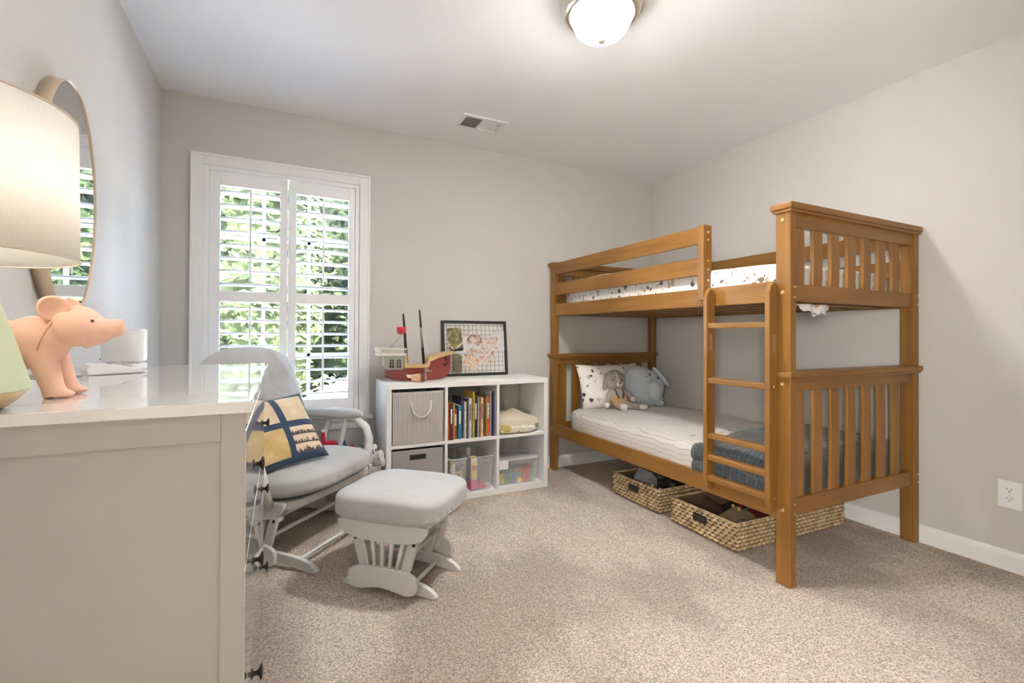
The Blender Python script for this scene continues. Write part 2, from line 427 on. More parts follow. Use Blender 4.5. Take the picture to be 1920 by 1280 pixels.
for args in ((-4.6, 11.5, 8.0, 1.9, 0, 'dark leafy tree seen through the shutter beside the corner'),
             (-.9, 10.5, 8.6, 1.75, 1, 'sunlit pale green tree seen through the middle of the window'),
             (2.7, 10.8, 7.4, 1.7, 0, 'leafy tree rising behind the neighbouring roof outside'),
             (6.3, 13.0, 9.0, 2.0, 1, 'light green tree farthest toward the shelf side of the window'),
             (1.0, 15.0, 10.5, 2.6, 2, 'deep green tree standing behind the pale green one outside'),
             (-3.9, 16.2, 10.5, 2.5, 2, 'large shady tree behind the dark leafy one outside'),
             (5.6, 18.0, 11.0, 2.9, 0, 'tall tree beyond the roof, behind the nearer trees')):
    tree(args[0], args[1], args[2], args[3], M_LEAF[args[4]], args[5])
m, n, bb = _nodes('pale_roof_shingles'); v = coords(n, (1, 1, 1))
br = N(n, 'ShaderNodeTexBrick'); br.inputs['Scale'].default_value = 3.2; br.inputs['Color1'].default_value = (.70, .68, .66, 1); br.inputs['Color2'].default_value = (.62, .60, .58, 1); br.inputs['Mortar'].default_value = (.25, .24, .24, 1)
br.inputs['Mortar Size'].default_value = .02; n.links.new(v, br.inputs['Vector']); n.links.new(br.outputs[0], bb.inputs['Base Color']); bb.inputs['Roughness'].default_value = .8
t = thing('porch_roof', 'pale shingled lower roof sloping past the bottom of the window', 'roof', (1.6, 5.4, -3.0))
b = MB(); pts = [Vector(p) for p in ((.11, 4.25, .50), (3.4, 4.25, .35), (3.4, 9.0, .5), (1.75, 9.0, .58))]
b._add(pts + [p-Vector((0, 0, .12)) for p in pts], [(0, 1, 2, 3), (7, 6, 5, 4), (0, 4, 5, 1), (1, 5, 6, 2), (2, 6, 7, 3), (3, 7, 4, 0)]); part('roof_deck', b, m, t)
b = MB().box(1.0, 3.2, 4.6, 5.8, -3, .28); part('porch_wall', b, M_TRIM, t)
struct('ground', MB().box(-14, 14, 3.6, 30, -3.1, -3.0), plain('pale_bounce_ground', (.60, .58, .54), .9, scale=2, var=.1))  # unseen ground made pale to bounce sunlight up into the room

# ------------------------------------------------------------------ ceiling light, vent, outlet
t = thing('ceiling_light', 'round flush ceiling light with nickel ring and glowing glass bowl', 'ceiling light', (1.185, 1.585, H-.17))
cx, cyy = 1.185, 1.585
part('ring', MB().lathe([(.02, H), (.168, H), (.170, H-.012), (.166, H-.022), (.160, H-.026), (.158, H-.042), (.146, H-.056), (.134, H-.060), (.129, H-.054), (.129, H-.02), (.02, H-.018)], (cx, cyy, 0), 64), M_NICK, t)
mglow, n, bb = _nodes('lit_frosted_glass'); bb.inputs['Base Color'].default_value = (.9, .88, .84, 1)
bb.inputs['Emission Color'].default_value = (1, .98, .955, 1); bb.inputs['Emission Strength'].default_value = 1
# glow shaped by facing: brightest underneath, weak at rim to spare the ceiling
ge = n.nodes.new('ShaderNodeNewGeometry'); sx_ = n.nodes.new('ShaderNodeSeparateXYZ'); n.links.new(ge.outputs['Normal'], sx_.inputs[0])
mr = n.nodes.new('ShaderNodeMapRange'); mr.interpolation_type = 'SMOOTHSTEP'; mr.inputs[1].default_value = -.5; mr.inputs[2].default_value = -1.0; mr.inputs[3].default_value = 1.5; mr.inputs[4].default_value = LAMP_E
n.links.new(sx_.outputs[2], mr.inputs[0]); n.links.new(mr.outputs[0], bb.inputs['Emission Strength'])
part('glass_bowl', MB().lathe([(.126, H-.040), (.127, H-.052), (.123, H-.078), (.111, H-.105), (.090, H-.128), (.062, H-.144), (.035, H-.152), (.010, H-.154)], (cx, cyy, 0), 64), mglow, t)
part('finial', MB().lathe([(.003, H-.151), (.016, H-.155), (.018, H-.160), (.012, H-.168), (.001, H-.171)], (cx, cyy, 0), 24), M_NICK, t)

t = thing('ceiling_vent', 'white rectangular air vent with dark grille set in the ceiling', 'vent', (1.166, 2.852, H-.012))
b = MB(); x0, x1, y0, y1 = 1.014, 1.318, 2.756, 2.948; z0, z1 = H-.010, H
b.box(x0, x1, y0, y0+.024, z0, z1, .003).box(x0, x1, y1-.030, y1, z0, z1, .003).box(x0, x0+.028, y0+.02, y1-.02, z0, z1, .003).box(x1-.028, x1, y0+.02, y1-.02, z0, z1, .003).box(1.150, 1.172, y0+.02, y1-.02, z0, z1, .003)
part('frame', b, M_TRIM, t)
b = MB()
for k in range(11): x = 1.046+k*.0103; b.box(x-.0016, x+.0016, y0+.022, y1-.028, H-.009, H-.003)
for k in range(9): y = y0+.03+k*.0165; b.box(1.040, 1.152, y-.0012, y+.0012, H-.007, H-.004)
part('grille', b, plain('grey_grille_metal', (.30, .29, .28), .5), t)
part('duct_opening', MB().box(1.042, 1.150, y0+.022, y1-.028, H-.002, H), plain('duct_dark', (.13, .125, .12), .8), t)
b = MB()
for k in range(9):
    x = 1.178+k*.0125; mt = Matrix.Translation((x, (y0+y1)/2, H-.005)) @ Matrix.Rotation(math.radians(20), 4, 'Y')
    b.box(-.0068, .0068, -(y1-y0)/2+.022, (y1-y0)/2-.03, -.0006, .0006, mat=mt)
part('louvers', b, M_TRIM, t)
part('damper_lever', MB().box(1.262, 1.268, 2.800, 2.815, H-.018, H-.008, .001), M_GREYP, t)

t = thing('wall_outlet', 'white double power socket plate low on the wall beside the bunk bed', 'outlet', (X1, .933, .284))
b = MB().box(X1-.006, X1, .893, .974, .284, .407, .003); part('cover_plate', b, M_WHITE, t)
for zc in (.366, .325):
    b = MB().prism([(.933+.0165*math.cos(a), zc+.0135*max(-.8, min(.8, math.sin(a)))/.8) for a in [2*PI*k/24 for k in range(24)]], X1-.0085, X1-.005, 'YZ')
    f_ = part('socket', b, M_WHITE, t)
    b = MB().box(X1-.0091, X1-.0083, .924, .9262, zc+.001, zc+.009).box(X1-.0091, X1-.0083, .9395, .9415, zc+.002, zc+.008).lathe([(.0001, X1-.0091), (.0024, X1-.0091), (.0024, X1-.0083), (.0001, X1-.0083)], (0, .933, zc-.006), 12, 'X')
    part('slots', b, M_BLACK, f_)
part('screw', MB().lathe([(.0001, X1-.0072), (.003, X1-.0068), (.003, X1-.005)], (0, .933, .3455), 12, 'X'), M_NICK, t)

# ------------------------------------------------------------------ bunk bed
bed = thing('bunk_bed', 'honey coloured wooden bunk bed with ladder and slatted ends', 'bunk bed', (2.45, 2.25, 0))
BX0, BX1 = 1.927, 2.975; PT, PW = .042, .066   # post thickness in x and width in y
BYN, BYF = 1.267, 3.172                        # near faces of the near and far posts
def bolt(p, axis, par, r=.0085):
    pr = [(.0001, -.0018), (r*.45, -.0018), (r*.5, -.0035), (r, -.0022), (r*1.05, .0006)]
    b = MB().lathe(pr if axis != 'X-' else pr, p, 16, axis[0]); return part('bolt', b, M_BRASS, par)
post = {}
for nm, x0, y0 in (('nf', BX0, BYN), ('nb', BX1-PT, BYN), ('ff', BX0, BYF), ('fb', BX1-PT, BYF)):
    post[nm] = part('post', MB().box(x0, x0+PT, y0, y0+PW, 0, 1.602, .006, seg=3), WZ, bed)
for y0 in (BYN, BYF):
    yc = y0+PW/2; d = .016
    for z0, z1 in ((1.602, 1.630), (.886, .912)):
        nm = 'end_cap'
        if z0 > 1: b = MB().box(BX0-d, BX1+.008, y0-d, y0+PW+d, z0, z1, .006, seg=2).box(BX0-d+.007, BX1+.004, y0-d+.007, y0+PW+d-.007, z0-.012, z0, .003)
        else: b = MB().box(BX0-d, BX1+.008, y0-d, y0+PW+d, z0, z1, .006, seg=2).box(BX0-d+.007, BX1+.004, y0-d+.007, y0+PW+d-.007, z0-.010, z0, .003)
        part(nm, b, WX, bed)
    ya, yb = y0+.012, y0+.046
    for z0, z1 in ((1.532, 1.600), (1.214, 1.287), (.826, .886), (.296, .368)):
        part('end_rail', MB().box(BX0+PT-.004, BX1-PT+.004, ya, yb, z0, z1, .004), WX, bed)
    for zb, zt, par in ((1.283, 1.536, 'u'), (.364, .83, 'l')):
        for k in range(7):
            xc = 2.020+k*.1288; w = .0345
            def bow(z): q = (z-zb)/(zt-zb); return -.003*math.sin(PI*q)
            b = MB(); zz = [zb+(zt-zb)*i/10 for i in range(11)]
            rings = []
            for z in zz:
                yo = yb-.012-.006+bow(z)*(1 if y0 < 2 else -1)
                rings.append([b.bm.verts.new((xc+sx*w, yo+sy*.008, z)) for sx, sy in ((-1, -.6), (-.93, -1), (.93, -1), (1, -.6), (1, .6), (.93, 1), (-.93, 1), (-1, .6))])
            for A, Bq in zip(rings, rings[1:]):
                for i in range(8): j = (i+1) % 8; b.bm.faces.new((A[i], A[j], Bq[j], Bq[i]))
            b.bm.faces.new(rings[0][::-1]); b.bm.faces.new(rings[-1])
            part('spindle', b, WZ, bed)
ya, yb = BYN+PW-.002, BYF+.002
for x0, x1 in ((BX0+.006, BX0+.030), (BX1-.030, BX1-.006)):
    part('side_rail', MB().box(x0, x1, ya, yb, .276, .366, .004), WY, bed)
    part('side_rail', MB().box(x0, x1, ya, yb, 1.210, 1.302, .004), WY, bed)
# front guard rails stop at an upright; the wall side runs the full length
gx0, gx1 = BX0-.004, BX0+.018
for z0, z1 in ((1.372, 1.464), (1.532, 1.622)):
    part('guard_rail', MB().box(BX0+.002, BX0+.022, 1.712, yb, z0, z1, .004), WY, bed)
    part('guard_rail', MB().box(BX1-.026, BX1-.006, ya, yb, z0, z1, .004), WY, bed)
gp = part('guard_post', MB().box(BX0-.014, BX0+.044, 1.708, 1.748, 1.242, 1.624, .004), WZ, bed)
for z in (1.588, 1.548, 1.442, 1.398, 1.342):
    bolt((BX0+.017, 1.708, z), 'Y', gp, .006)
for z in (1.560, 1.249, .858, .322): bolt((BX0, BYN+.034, z), 'X', post['nf'])
for x in (BX0+.030,):
    for z in (1.272, 1.228, .352, .312): bolt((x, BYN, z), 'Y', post['nf'], .006)
for z in (1.272, 1.228, .352, .312): bolt((BX1-.014, BYN, z), 'Y', post['nb'], .006)
for z in (.858, .322): bolt((BX0, BYF+.034, z), 'X', post['ff'])
# slatted decks under the mattresses
for zt in (.300, 1.236):
    for k in range(12):
        y = 1.44+k*.152
        part('bed_slat', MB().box(BX0+.030, BX1-.030, y, y+.062, zt-.018, zt, .003), WX, bed)
# ladder
lad = part('ladder_rung', MB().box(1.876, 1.916, 1.341, 1.653, 1.098, 1.124, .005), WY, bed)
for z in (.858, .588, .483, .383):
    part('ladder_rung', MB().box(1.876, 1.914, 1.341, 1.653, z-.028, z, .006), WY, bed)
def stile(y0, y1):
    xa, xb = 1.870, 1.9265; zt, zb = 1.292, .312
    o = [(xa, zb+.035), (xa+.006, zb+.012), (xa+.020, zb), (xb-.016, zb), (xb-.004, zb+.010), (xb, zb+.030), (xb, 1.085), (xb, 1.135), (xb-.001, 1.205), (xb-.0005, 1.270), (xb-.012, 1.288), (xb-.026, zt), (xa+.022, zt-.004), (xa+.008, zt-.018), (xa, zt-.042)]
    hole = [(1.898+.0095*math.cos(a), 1.032+(.034 if math.sin(a) > 0 else -.034)+.0095*math.sin(a)) for a in [2*PI*k/20+.01 for k in range(20)]]
    return MB().prism(o, y0, y1, 'XZ', .002, holes=[hole])
for y0, y1 in ((1.650, 1.672), (1.320, 1.344)):
    st = part('ladder_stile', stile(y0, y1), WZ, bed)
    for z in (.368, .845): bolt((1.898, y0, z), 'Y', st, .005)

def sheet_print(name, base, spots, scale=26, stripes=None, size=.22):
    m, n, b = _nodes(name); v = coords(n)
    vo = N(n, 'ShaderNodeTexVoronoi', Scale=float(scale)); vo.inputs['Randomness'].default_value = 1
    wv = n.nodes.new('ShaderNodeTexNoise'); wv.inputs['Scale'].default_value = 30; n.links.new(v, wv.inputs['Vector'])
    mm = n.nodes.new('ShaderNodeMix'); mm.data_type = 'VECTOR'; mm.inputs[0].default_value = .035
    n.links.new(v, mm.inputs[4]); n.links.new(wv.outputs['Color'], mm.inputs[5]); n.links.new(mm.outputs[1], vo.inputs['Vector'])
    sep = n.nodes.new('ShaderNodeSeparateColor'); n.links.new(vo.outputs['Color'], sep.inputs[0])
    th = n.nodes.new('ShaderNodeMath'); th.operation = 'MULTIPLY'; th.inputs[1].default_value = size; n.links.new(sep.outputs[1], th.inputs[0])
    lt = n.nodes.new('ShaderNodeMath'); lt.operation = 'LESS_THAN'; n.links.new(vo.outputs['Distance'], lt.inputs[0]); n.links.new(th.outputs[0], lt.inputs[1])
    cc = ramp(n, sep.outputs[0], [(i/len(spots), c) for i, c in enumerate(spots)], 'CONSTANT')
    col = mixc(n, lt.outputs[0], base, cc)
    n.links.new(col, b.inputs['Base Color']); b.inputs['Roughness'].default_value = .95; b.inputs['Sheen Weight'].default_value = .2
    bump(n, b, noise_t(n, v, 12, 3), .006)
    return m
M_UP = sheet_print('white_sheet_woodland_print', (.70, .69, .66), [(.36, .33, .29), (.28, .09, .05), (.30, .33, .30), (.15, .11, .08), (.45, .34, .16)], 36, size=.5)
M_PIL = sheet_print('pillowcase_animal_print', (.84, .80, .74), [(.05, .045, .05), (.30, .24, .2), (.08, .07, .08), (.55, .5, .45)], 20, size=.36)

def wrinkly(amp, sc_=6, seed=0):
    def f(v):
        return v + Vector((0, 0, 1))*amp*noise.noise(Vector((v.x*sc_+seed, v.y*sc_, v.z*sc_*.5)))
    return f
mx0, mx1, my0, my1 = 1.962, 2.935, 1.345, 3.150
cxm, cym = (mx0+mx1)/2, (my0+my1)/2
b = MB().soft((cxm, cym, 1.236+.083), ((mx1-mx0)/2, (my1-my0)/2, .083), 9, 26, fn=wrinkly(.006, 5))
t = single('mattress', b, M_UP, 'mattress in a white woodland print sheet on the top bunk', 'mattress')
b = MB().box(mx0+.01, mx1-.01, my0+.03, my1-.03, 1.2365, 1.2375)
def striped():
    m, n, b = _nodes('cream_striped_sheet'); v = coords(n)
    sp = n.nodes.new('ShaderNodeSeparateXYZ'); n.links.new(v, sp.inputs[0])
    # stripes follow the height on the hanging side and the width on top
    nz = n.nodes.new('ShaderNodeMath'); nz.operation = 'MULTIPLY_ADD'; nz.inputs[1].default_value = .03
    nn = n.nodes.new('ShaderNodeTexNoise'); nn.inputs['Scale'].default_value = 4; n.links.new(v, nn.inputs['Vector'])
    ad = n.nodes.new('ShaderNodeMath'); ad.operation = 'SUBTRACT'; n.links.new(sp.outputs[0], ad.inputs[0]); n.links.new(sp.outputs[2], ad.inputs[1])
    n.links.new(nn.outputs['Fac'], nz.inputs[0]); n.links.new(ad.outputs[0], nz.inputs[2])
    w = n.nodes.new('ShaderNodeMath'); w.operation = 'PINGPONG'; w.inputs[1].default_value = .0135; n.links.new(nz.outputs[0], w.inputs[0])
    dv = n.nodes.new('ShaderNodeMath'); dv.operation = 'DIVIDE'; dv.inputs[1].default_value = .0135; n.links.new(w.outputs[0], dv.inputs[0])
    c = ramp(n, dv.outputs[0], [(0, (.30, .27, .25)), (.10, (.50, .47, .44)), (.18, (.62, .58, .54))])
    # small printed lodge scenes toward the foot of the sheet
    vs_ = coords(n, (9, 22, 9)); vo = N(n, 'ShaderNodeTexVoronoi', Scale=1.0); n.links.new(vs_, vo.inputs['Vector'])
    sc_ = n.nodes.new('ShaderNodeSeparateColor'); n.links.new(vo.outputs['Color'], sc_.inputs[0])
    l1 = n.nodes.new('ShaderNodeMath'); l1.operation = 'LESS_THAN'; l1.inputs[1].default_value = .30; n.links.new(vo.outputs['Distance'], l1.inputs[0])
    l2 = n.nodes.new('ShaderNodeMath'); l2.operation = 'LESS_THAN'; l2.inputs[1].default_value = -.30; n.links.new(sp.outputs[1], l2.inputs[0])
    l3 = n.nodes.new('ShaderNodeMath'); l3.operation = 'GREATER_THAN'; l3.inputs[1].default_value = .14; n.links.new(sp.outputs[2], l3.inputs[0])
    l4 = n.nodes.new('ShaderNodeMath'); l4.operation = 'LESS_THAN'; l4.inputs[1].default_value = .4; n.links.new(sc_.outputs[1], l4.inputs[0])
    mk = l1.outputs[0]
    for q_ in (l2, l3, l4): mu = n.nodes.new('ShaderNodeMath'); mu.operation = 'MULTIPLY'; n.links.new(mk, mu.inputs[0]); n.links.new(q_.outputs[0], mu.inputs[1]); mk = mu.outputs[0]
    c = mixc(n, mk, c, ramp(n, sc_.outputs[0], [(0, (.10, .11, .10)), (.4, (.45, .33, .12)), (.65, (.22, .08, .05)), (.8, (.20, .20, .20))], 'CONSTANT'))
    n.links.new(c, b.inputs['Base Color']); b.inputs['Roughness'].default_value = .95; b.inputs['Sheen Weight'].default_value = .3
    bump(n, b, noise_t(n, v, 16, 3), .008); return m
M_STR = striped()
def crumple(v):
    d = noise.noise(Vector((v.x*4, v.y*7, v.z*3)))*.012 + noise.noise(Vector((v.x*12, v.y*12, v.z*6)))*.004
    return v + Vector((-abs(d) if v.x < -.44 else 0, 0, d if v.z > 0 else 0))
b = MB().soft((cxm-.005, (1.352+3.165)/2, .300+.100), (.487, (3.165-1.352)/2, .100), 5.5, 48, fn=crumple)
single('mattress', b, M_STR, 'mattress in a cream striped sheet on the bottom bunk', 'mattress')

def quilt_mat():
    m, n, b = _nodes('green_plaid_quilt'); v = coords(n)
    sp = n.nodes.new('ShaderNodeSeparateXYZ'); n.links.new(v, sp.inputs[0])
    def stripe(sock, per, soft=.25):
        w = n.nodes.new('ShaderNodeMath'); w.operation = 'PINGPONG'; w.inputs[1].default_value = per; n.links.new(sock, w.inputs[0])
        d = n.nodes.new('ShaderNodeMath'); d.operation = 'DIVIDE'; d.inputs[1].default_value = per; n.links.new(w.outputs[0], d.inputs[0]); return d.outputs[0]
    xz = n.nodes.new('ShaderNodeMath'); xz.operation = 'SUBTRACT'; n.links.new(sp.outputs[0], xz.inputs[0]); n.links.new(sp.outputs[2], xz.inputs[1])
    a = stripe(sp.outputs[1], .022); c = stripe(xz.outputs[0], .022)
    g = ramp(n, noise_t(n, v, 3.5, 3), [(.35, (.018, .030, .022)), (.6, (.045, .065, .050))])
    bl = ramp(n, noise_t(n, v, 5, 2), [(.3, (.045, .070, .105)), (.7, (.095, .135, .185))])
    # blue check takes over toward the near, hanging side of the cover
    mk = n.nodes.new('ShaderNodeMath'); mk.operation = 'ADD'
    nn = noise_t(n, v, 3, 1); k = n.nodes.new('ShaderNodeMath'); k.operation = 'MULTIPLY'; k.inputs[1].default_value = .12; n.links.new(nn, k.inputs[0])
    n.links.new(sp.outputs[0], mk.inputs[0]); n.links.new(k.outputs[0], mk.inputs[1])
    fx = ramp(n, mk.outputs[0], [(0, (1, 1, 1)), (.02, (0, 0, 0))])
    mp = n.nodes.new('ShaderNodeMapRange'); mp.inputs[1].default_value = -.40; mp.inputs[2].default_value = -.36; mp.inputs[3].default_value = 1; mp.inputs[4].default_value = 0
    n.links.new(mk.outputs[0], mp.inputs[0])
    my = n.nodes.new('ShaderNodeMapRange'); my.inputs[1].default_value = .12; my.inputs[2].default_value = .16; my.inputs[3].default_value = 1; my.inputs[4].default_value = .35
    n.links.new(sp.outputs[1], my.inputs[0])
    mm = n.nodes.new('ShaderNodeMath'); mm.operation = 'MULTIPLY'; n.links.new(mp.outputs[0], mm.inputs[0]); n.links.new(my.outputs[0], mm.inputs[1])
    base = mixc(n, mm.outputs[0], g, bl)
    base = mixc(n, .55, base, ramp(n, a, [(.0, (.17, .12, .075)), (.22, (.15, .11, .07)), (.30, (.06, .075, .08)), (.62, (.05, .06, .065)), (.75, (.16, .19, .21))]))
    base = mixc(n, .22, base, ramp(n, c, [(.0, (.15, .14, .11)), (.2, (.05, .06, .06)), (.9, (.07, .08, .08))]))
    base = mixc(n, 1.0, base, (.72, .72, .72), 'MULTIPLY')
    st = N(n, 'ShaderNodeTexVoronoi', Scale=9.0); n.links.new(v, st.inputs['Vector'])
    lt = n.nodes.new('ShaderNodeMath'); lt.operation = 'LESS_THAN'; lt.inputs[1].default_value = .045; n.links.new(st.outputs['Distance'], lt.inputs[0])
    base = mixc(n, lt.outputs[0], base, (.75, .72, .6))
    n.links.new(base, b.inputs['Base Color']); b.inputs['Roughness'].default_value = .95; b.inputs['Sheen Weight'].default_value = .3
    bump(n, b, noise_t(n, v, 14, 3), .010); return m
# quilt: draped over the foot of the mattress, the near edge tucked down in two fat folds
def quilt():
    b = MB()
    prof = [(1.935, .372), (1.929, .388), (1.930, .406), (1.938, .420), (1.936, .432), (1.927, .446), (1.925, .468), (1.934, .492), (1.955, .508), (2.0, .516), (2.1, .519), (2.3, .521), (2.5, .522), (2.7, .520), (2.85, .514), (2.905, .498), (2.925, .470), (2.930, .440)]
    def pt(i, j):
        f = i*(len(prof)-1); k = min(int(f), len(prof)-2); q = f-k
        x = prof[k][0]*(1-q)+prof[k+1][0]*q; z = prof[k][1]*(1-q)+prof[k+1][1]*q
        return x, z
    def fn(i, j):
        x, z = pt(i, j)
        ye = 1.775+.03*math.sin(x*9)+.012*math.sin(x*31)+(.05 if x < 1.95 else 0)
        J = 6/40
        if j < J:
            q = 1-j/J; y = 1.3405-.004*math.sin(q*PI)+.004*math.sin(x*23)*q; z = max(.338+.006*math.sin(x*40), z - max(0, z-.345)*q**.8) if x < 2.92 else z-.05*q
            if x < 1.96: y = 1.3405+.004*q
        else: y = 1.3405 + (ye-1.3405)*(j-J)/(1-J); z -= .014*max(0, 1-(j-J)/.05)**2 if x > 1.96 else 0
        lump = noise.noise(Vector((x*7, y*7, z*7)))*.010
        side = x < 1.96
        if side and j < .62: x -= .0+.0*abs(lump); z += .012*math.sin(y*17)
        if not side: z += lump + .006
        edge = 1 if j < .96 else .3
        return Vector((x, y, z*1.0 - (0.006 if j > .97 else 0)))
    b.grid(80, 40, fn); return b
single('quilt', quilt(), quilt_mat(), 'green and blue plaid quilt draped over the foot of the bottom bunk', 'quilt', mods=[('SOLIDIFY', dict(thickness=.012, offset=1)), ('SUBSURF', dict(levels=1, render_levels=1))])

# pillows
def pillow_mb(center, w, h, th, M, crease=0, n_=26, seed=0, pinch=.06):
    """M: 3x3 orientation, local x = width, y = height, z = thickness"""
    b = MB(); c = Vector(center); seam = {}
    def P(u, v, s):
        x, y = u*2-1, v*2-1
        e = max(0, 1-abs(x)**2.6)**.55 * max(0, 1-abs(y)**2.6)**.55
        px = x*(1-pinch*(1-abs(y)**2)*abs(x)) ; py = y*(1-pinch*(1-abs(x)**2)*abs(y))
        z = s*e*th/2*(1+.25*noise.noise(Vector((x*2+seed, y*2, s*1.0)))) + .06*th*noise.noise(Vector((x*5, y*5+seed, s)))*e
        return c + M @ Vector((px*w/2, py*h/2, z))
    b.grid(n_, n_, lambda u, v: P(u, v, 1)); b.grid(n_, n_, lambda u, v: P(1-u, v, -1))
    return b
def frame(xd, yd):
    x = Vector(xd).normalized(); y = Vector(yd); y = (y-x*y.dot(x)).normalized(); z = x.cross(y)
    return Matrix((x, y, z)).transposed()
b = pillow_mb((2.385, 3.055, .655), .61, .36, .17, frame((1, 0, .0), (0, .30, 1)), seed=3)
single('pillow', b, M_PIL, 'white pillow with small dark animal print propped against the bottom headboard', 'pillow')
b = pillow_mb((2.42, 2.90, 1.462), .62, .42, .15, frame((1, 0, 0), (0, 1, .12)), seed=9)
single('pillow', b, M_UP, 'white printed pillow lying flat on the top bunk mattress', 'pillow')

# ------------------------------------------------------------------ white cube shelf
SH = thing('cube_shelf', 'white six-cube open shelf unit standing against the back wall by the window', 'shelf', (1.13, 3.055, 0))
SF, SB = 2.865, 3.240; SL, SR, SZ = .573, 1.690, .7615
part('top_board', MB().box(SL, SR, SF, SB, SZ-.034, SZ, .0015), M_MELA, SH)
part('bottom_board', MB().box(SL+.030, SR-.030, SF, SB, 0, .034, .0015), M_MELA, SH)
for x0, x1 in ((SL, SL+.031), (SR-.031, SR)): part('side_board', MB().box(x0, x1, SF, SB, 0, SZ-.034, .0015), M_MELA, SH)
part('middle_shelf', MB().box(SL+.031, SR-.031, SF+.002, SB, .367, .385, .001), M_MELA, SH)
for x in (.948, 1.308):
    for z0, z1 in ((.034, .367), (.385, SZ-.034)): part('divider', MB().box(x-.009, x+.009, SF+.002, SB, z0, z1, .001), M_MELA, SH)
# (the wall shows through the open back)

def striped_bin():
    m, n, b = _nodes('grey_ribbed_bin_fabric'); v = coords(n)
    w = N(n, 'ShaderNodeTexWave', Scale=28.0, Distortion=.15); w.wave_type = 'BANDS'; w.bands_direction = 'X'; n.links.new(v, w.inputs['Vector'])
    n.links.new(ramp(n, w.outputs['Fac'], [(.2, (.40, .37, .345)), (.8, (.60, .57, .54))]), b.inputs['Base Color'])
    b.inputs['Roughness'].default_value = .9; bump(n, b, w.outputs['Fac'], .002); return m
def openbox(b, x0, x1, y0, y1, z0, z1, th=.005, bev=.003):
    b.box(x0, x1, y0, y0+th, z0, z1, bev*.5).box(x0, x1, y1-th, y1, z0, z1, bev*.5).box(x0, x0+th, y0+th, y1-th, z0, z1).box(x1-th, x1, y0+th, y1-th, z0, z1).box(x0+th, x1-th, y0+th, y1-th, z0, z0+th)
    return b
t = thing('storage_bin', 'tall ribbed grey fabric bin with white rope handle in the top shelf cube', 'bin', (.768, 3.03, .386))
part('bin_body', openbox(MB(), .612, .928, 2.872, 3.20, .3865, .706), striped_bin(), t)
part('binding', MB().box(.611, .929, 2.8705, 2.873, .697, .708, .001), plain('bin_binding', (.62, .59, .56), .9), t)
hp = [(.786+.062*math.sin(a)*(1-.05*math.cos(a)), 2.866-.012*math.cos(a), .650-.098*max(0, math.cos(a))**.75) for a in [-PI/2+PI*i/24 for i in range(25)]]
part('rope_handle', MB().tube(hp, .0055, 10), fabric('white_cotton_rope', (.80, .77, .70), weave=300, bumpd=.002), t)
t = thing('storage_bin', 'plain grey fabric drawer with black slot handle in the bottom shelf cube', 'bin', (.768, 3.03, .035))
b = openbox(MB(), .610, .926, 2.872, 3.20, .0355, .352)
part('bin_body', b, fabric('grey_bin_fabric', (.37, .35, .335)), t)
part('handle', MB().box(.716, .818, 2.868, 2.873, .292, .322, .002), M_BLACK, t)

# books, spines facing the room: x centre, thickness, height, depth of spine from the front, colour
BK = [(.970, .011, .235, .62, .03, .02, 'thin orange-spined book at the end of the row beside the ribbed bin', (.60, .16, .05)),
      (.987, .020, .232, .0, .0, .0, 'dark maroon book with black cover near the ribbed bin', (.10, .02, .02)),
      (1.003, .009, .236, .0, .0, .0, 'narrow yellow and orange striped book beside the maroon one', (.72, .42, .05)),
      (1.022, .021, .190, 0, 0, 0, 'short crimson purple paperback, lowest book in the row', (.30, .05, .07)),
      (1.047, .022, .215, 0, 0, 0, 'teal book with pale lettering block on its spine', (.02, .22, .30)),
      (1.067, .012, .262, 0, 0, 0, 'tall navy book right after the teal one', (.05, .05, .13)),
      (1.083, .014, .238, 0, 0, 0, 'slim white book with pale spine after the navy one', (.66, .64, .60)),
      (1.099, .012, .252, 0, 0, 0, 'black and white patterned thin book beside the slim white one', (.10, .09, .08)),
      (1.119, .021, .258, 0, 0, 0, 'light grey book with speckled spine, before the mustard one', (.55, .55, .58)),
      (1.139, .014, .300, 0, 0, 0, 'tallest mustard yellow picture book in the middle of the row', (.55, .40, .05)),
      (1.158, .017, .262, 0, 0, 0, 'dark blue book just after the mustard picture book', (.02, .02, .06)),
      (1.173, .009, .268, 0, 0, 0, 'thin pale green book wedged after the dark blue one', (.50, .52, .42)),
      (1.186, .012, .264, 0, 0, 0, 'brick brown book before the cream one', (.35, .12, .07)),
      (1.204, .019, .258, 0, 0, 0, 'cream book with brown dotted spine', (.68, .56, .34)),
      (1.220, .009, .250, 0, 0, 0, 'thin rust brown book after the cream one', (.24, .07, .04)),
      (1.233, .013, .264, 0, 0, 0, 'olive and orange book leaning by the bright red one', (.30, .24, .04)),
      (1.253, .021, .258, 0, 0, 0, 'bright red book with white lettering block', (.70, .07, .03)),
      (1.268, .007, .300, 0, 0, 0, 'tall pale blue-grey thin picture book after the red one', (.60, .62, .62)),
      (1.280, .012, .295, 0, 0, 0, 'tall dark navy book at the end of the row by the divider', (.02, .03, .07)),
      (1.2925, .010, .240, 0, 0, 0, 'slim slate violet book touching the divider', (.18, .16, .24))]
mpage = plain('book_pages', (.75, .71, .62), .9)
